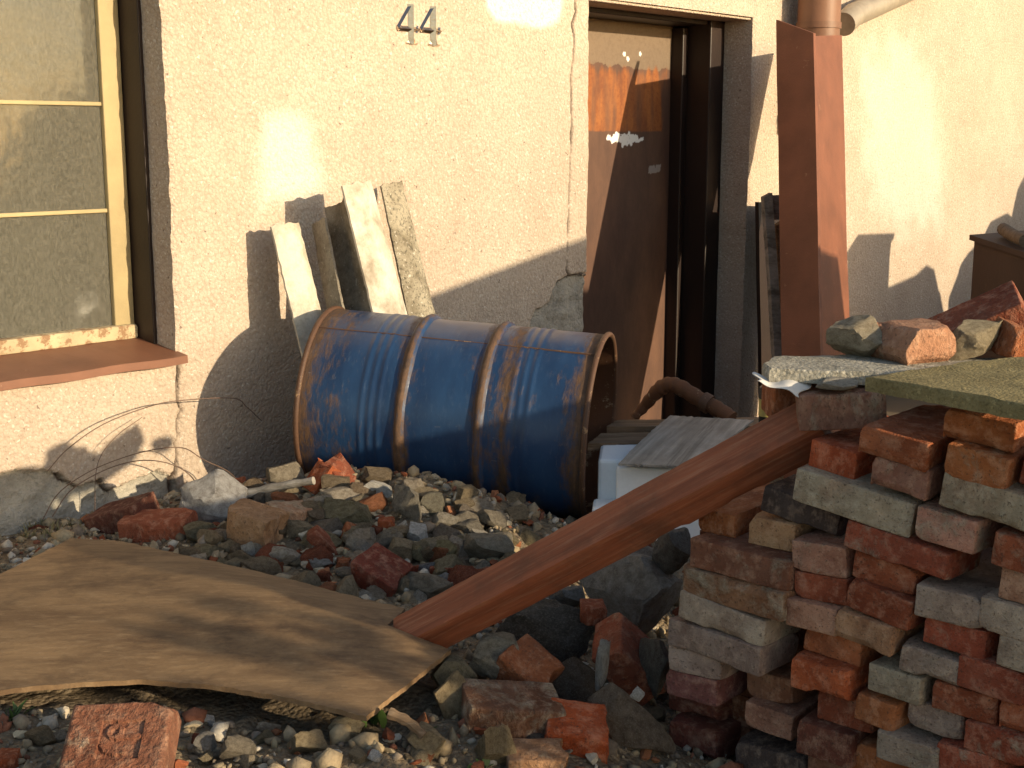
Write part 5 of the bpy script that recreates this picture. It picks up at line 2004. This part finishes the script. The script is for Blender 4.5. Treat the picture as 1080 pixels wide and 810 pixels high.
plant(on_heap(385, 770) + Vector((.015, .05, -.01)), 9, .05, 'leaf', 'small green weed under the front corner of the sheet', 1, .9, .009)
plant(on_heap(452, 775), 5, .035, 'leaf', 'tiny two-leaved weed below the sheet corner', 2, .8, .007)
plant(on_heap(14, 765), 10, .05, 'leaf', 'small weed with pale flowers at the lower left edge', 3, .9, .006)
plant(on_heap(505, 812), 5, .03, 'leaf', 'tiny green weed at the bottom edge near the bright red brick', 4, .8, .008)
for i, (px, py) in enumerate([(8, 562), (22, 558), (36, 561), (50, 556), (62, 560), (74, 557), (30, 569), (52, 567), (88, 562)]):
    plant(on_heap(px, py), 26, .035, 'dry', 'low dry grass tuft at the wall foot under the window', 10 + i, .9, .0022, 'grass', 'dry grass tufts at the wall foot')

# ================================================================== BEYOND AND BESIDE THE FRAME
# dark sheet-metal bin behind the stack at right
bn = empty('metal_bin', (1.65, 4.2, 0))
tag(bn, 'dark rusty sheet-metal bin behind the brick stack at the right edge', 'bin')
V = [(0, 0, 0), (.9, 0, 0), (.9, .55, 0), (0, .55, 0), (0, 0, 1.11), (.9, 0, 1.20), (.9, .55, 1.20), (0, .55, 1.13)]
link('bin_body', mesh(V, [(0, 1, 5, 4), (1, 2, 6, 5), (2, 3, 7, 6), (3, 0, 4, 7), (3, 2, 1, 0)]), 'dark', bn)
V = [(-.012, -.02, 1.113), (.92, -.02, 1.206), (.92, .57, 1.206), (-.012, .57, 1.133)]
V += [(x, y, z + .018) for x, y, z in V]
link('bin_lid', mesh(V, [(0, 3, 2, 1), (4, 5, 6, 7), (0, 1, 5, 4), (1, 2, 6, 5), (2, 3, 7, 6), (3, 0, 4, 7)]), 'dark', bn)
V, Fc = tube_vf([(.01, .1, 1.165), (.03, .26, 1.17), (.06, .44, 1.18)], 0.022, 10)
lg = link('wood_log', mesh(V, Fc, 40), 'brown_wood')
lg.location = (1.65, 4.2, 0)
tag(lg, 'short piece of wood lying on the bin at the right edge', 'wood')
# unseen board fence added; its top is cut to shade wall and door
fe = empty('shade_fence', (2.2, 3.12, 0), math.atan2(.45, 1.15))
tag(fe, 'board fence with sloping top added out of view to shade the wall', 'fence')
for i in range(26):
    x = i * 0.098
    z1 = 1.597 + 0.25 * x if x < 1.46 else 1.80
    dz = 0.0245 if x < 1.46 else 0.0
    V = [(x, 0, 0), (x + .094, 0, 0), (x + .094, .02, 0), (x, .02, 0), (x, 0, z1), (x + .094, 0, z1 + dz), (x + .094, .02, z1 + dz), (x, .02, z1)]
    link('plank', mesh(V, [(0, 1, 5, 4), (1, 2, 6, 5), (2, 3, 7, 6), (3, 0, 4, 7), (3, 2, 1, 0), (4, 5, 6, 7)]), 'brown_wood', fe)  # plank of the added, unseen shade fence
link('rail', box_vf(0, 2.54, .021, .06, .9, .98), 'brown_wood', fe)
# low pile of timber added out of view to shade the lower drum
ts = empty('shade_timber', (2.02, 2.2, 0))
tag(ts, 'stack of sawn timber added out of view to shade the drum', 'timber')
for i in range(12):
    link('timber', box_vf(0.012 * (i % 3), .45 + .01 * (i % 2), 0.02 * (i % 2), 1.0 - .03 * (i % 3), i * .105, i * .105 + .1), 'brown_wood', ts)
# soil mounds and a crate, unseen, added to shade the far wall
for k, (cx, cy, rx, top) in enumerate(((4.65, 6.75, 1.3, 1.38), (5.35, 7.6, 1.3, 1.52), (6.1, 8.5, 1.7, 1.92))):
    mo = link('shade_mound', ROCKS[(4, 9, 12)[k]])
    mo.location = (cx, cy, top / 2 - .05)
    mo.scale = (rx, rx, top + .1)
    mo.color = (.22, .17, .12, .2)
    tag(mo, 'mound of soil added out of view to shade the far wall', 'mound', 'added soil mounds shading the far wall')
cr = empty('shade_crate', (3.9, 6.15, 0), 0.7)
tag(cr, 'tall wooden crate added out of view to shade the far wall', 'shade_crate')
link('shade_crate_box', box_vf(0, .42, 0, .42, 0, 1.37, .004), 'brown_wood', cr)
link('shade_crate_rim', box_vf(-.03, .45, -.03, .45, 1.371, 1.40, .004), 'brown_wood', cr)
# unseen shrub added to dapple the light on the brown sheet
rs = random.Random(8)
for (cx, cy, rx, top, nl) in ((2.75, .72, .75, 1.50, 600),):
    sh = empty('shade_shrub', (cx, cy, 0))
    tag(sh, 'leafy shrub added out of view to dapple the light on the sheet', 'shade_shrub')
    V, Fc = [], []
    for _ in range(nl):
        a, e_, r = rs.uniform(0, 6.28), math.asin(rs.uniform(-1, 1)), rs.uniform(.15, 1) ** .5
        hh = top / 2
        c = Vector((math.cos(a) * math.cos(e_) * rx * r, math.sin(a) * math.cos(e_) * rx * r, hh + math.sin(e_) * hh * r))
        d = Vector((rs.gauss(0, 1), rs.gauss(0, 1), rs.gauss(0, 1))).normalized() * .06
        f = d.orthogonal().normalized() * .035
        b = len(V)
        V += [c - d, c + f, c + d, c - f]
        Fc.append((b, b + 1, b + 2, b + 3))
    link('foliage', mesh(V, Fc), 'leaf', sh)
    V, Fc = tube_vf([(0, 0, -.02), (.03, .02, .4), (-.02, 0, .8)], [.03, .022, .01], 8)
    link('stem', mesh(V, Fc, 40), 'brown_wood', sh)
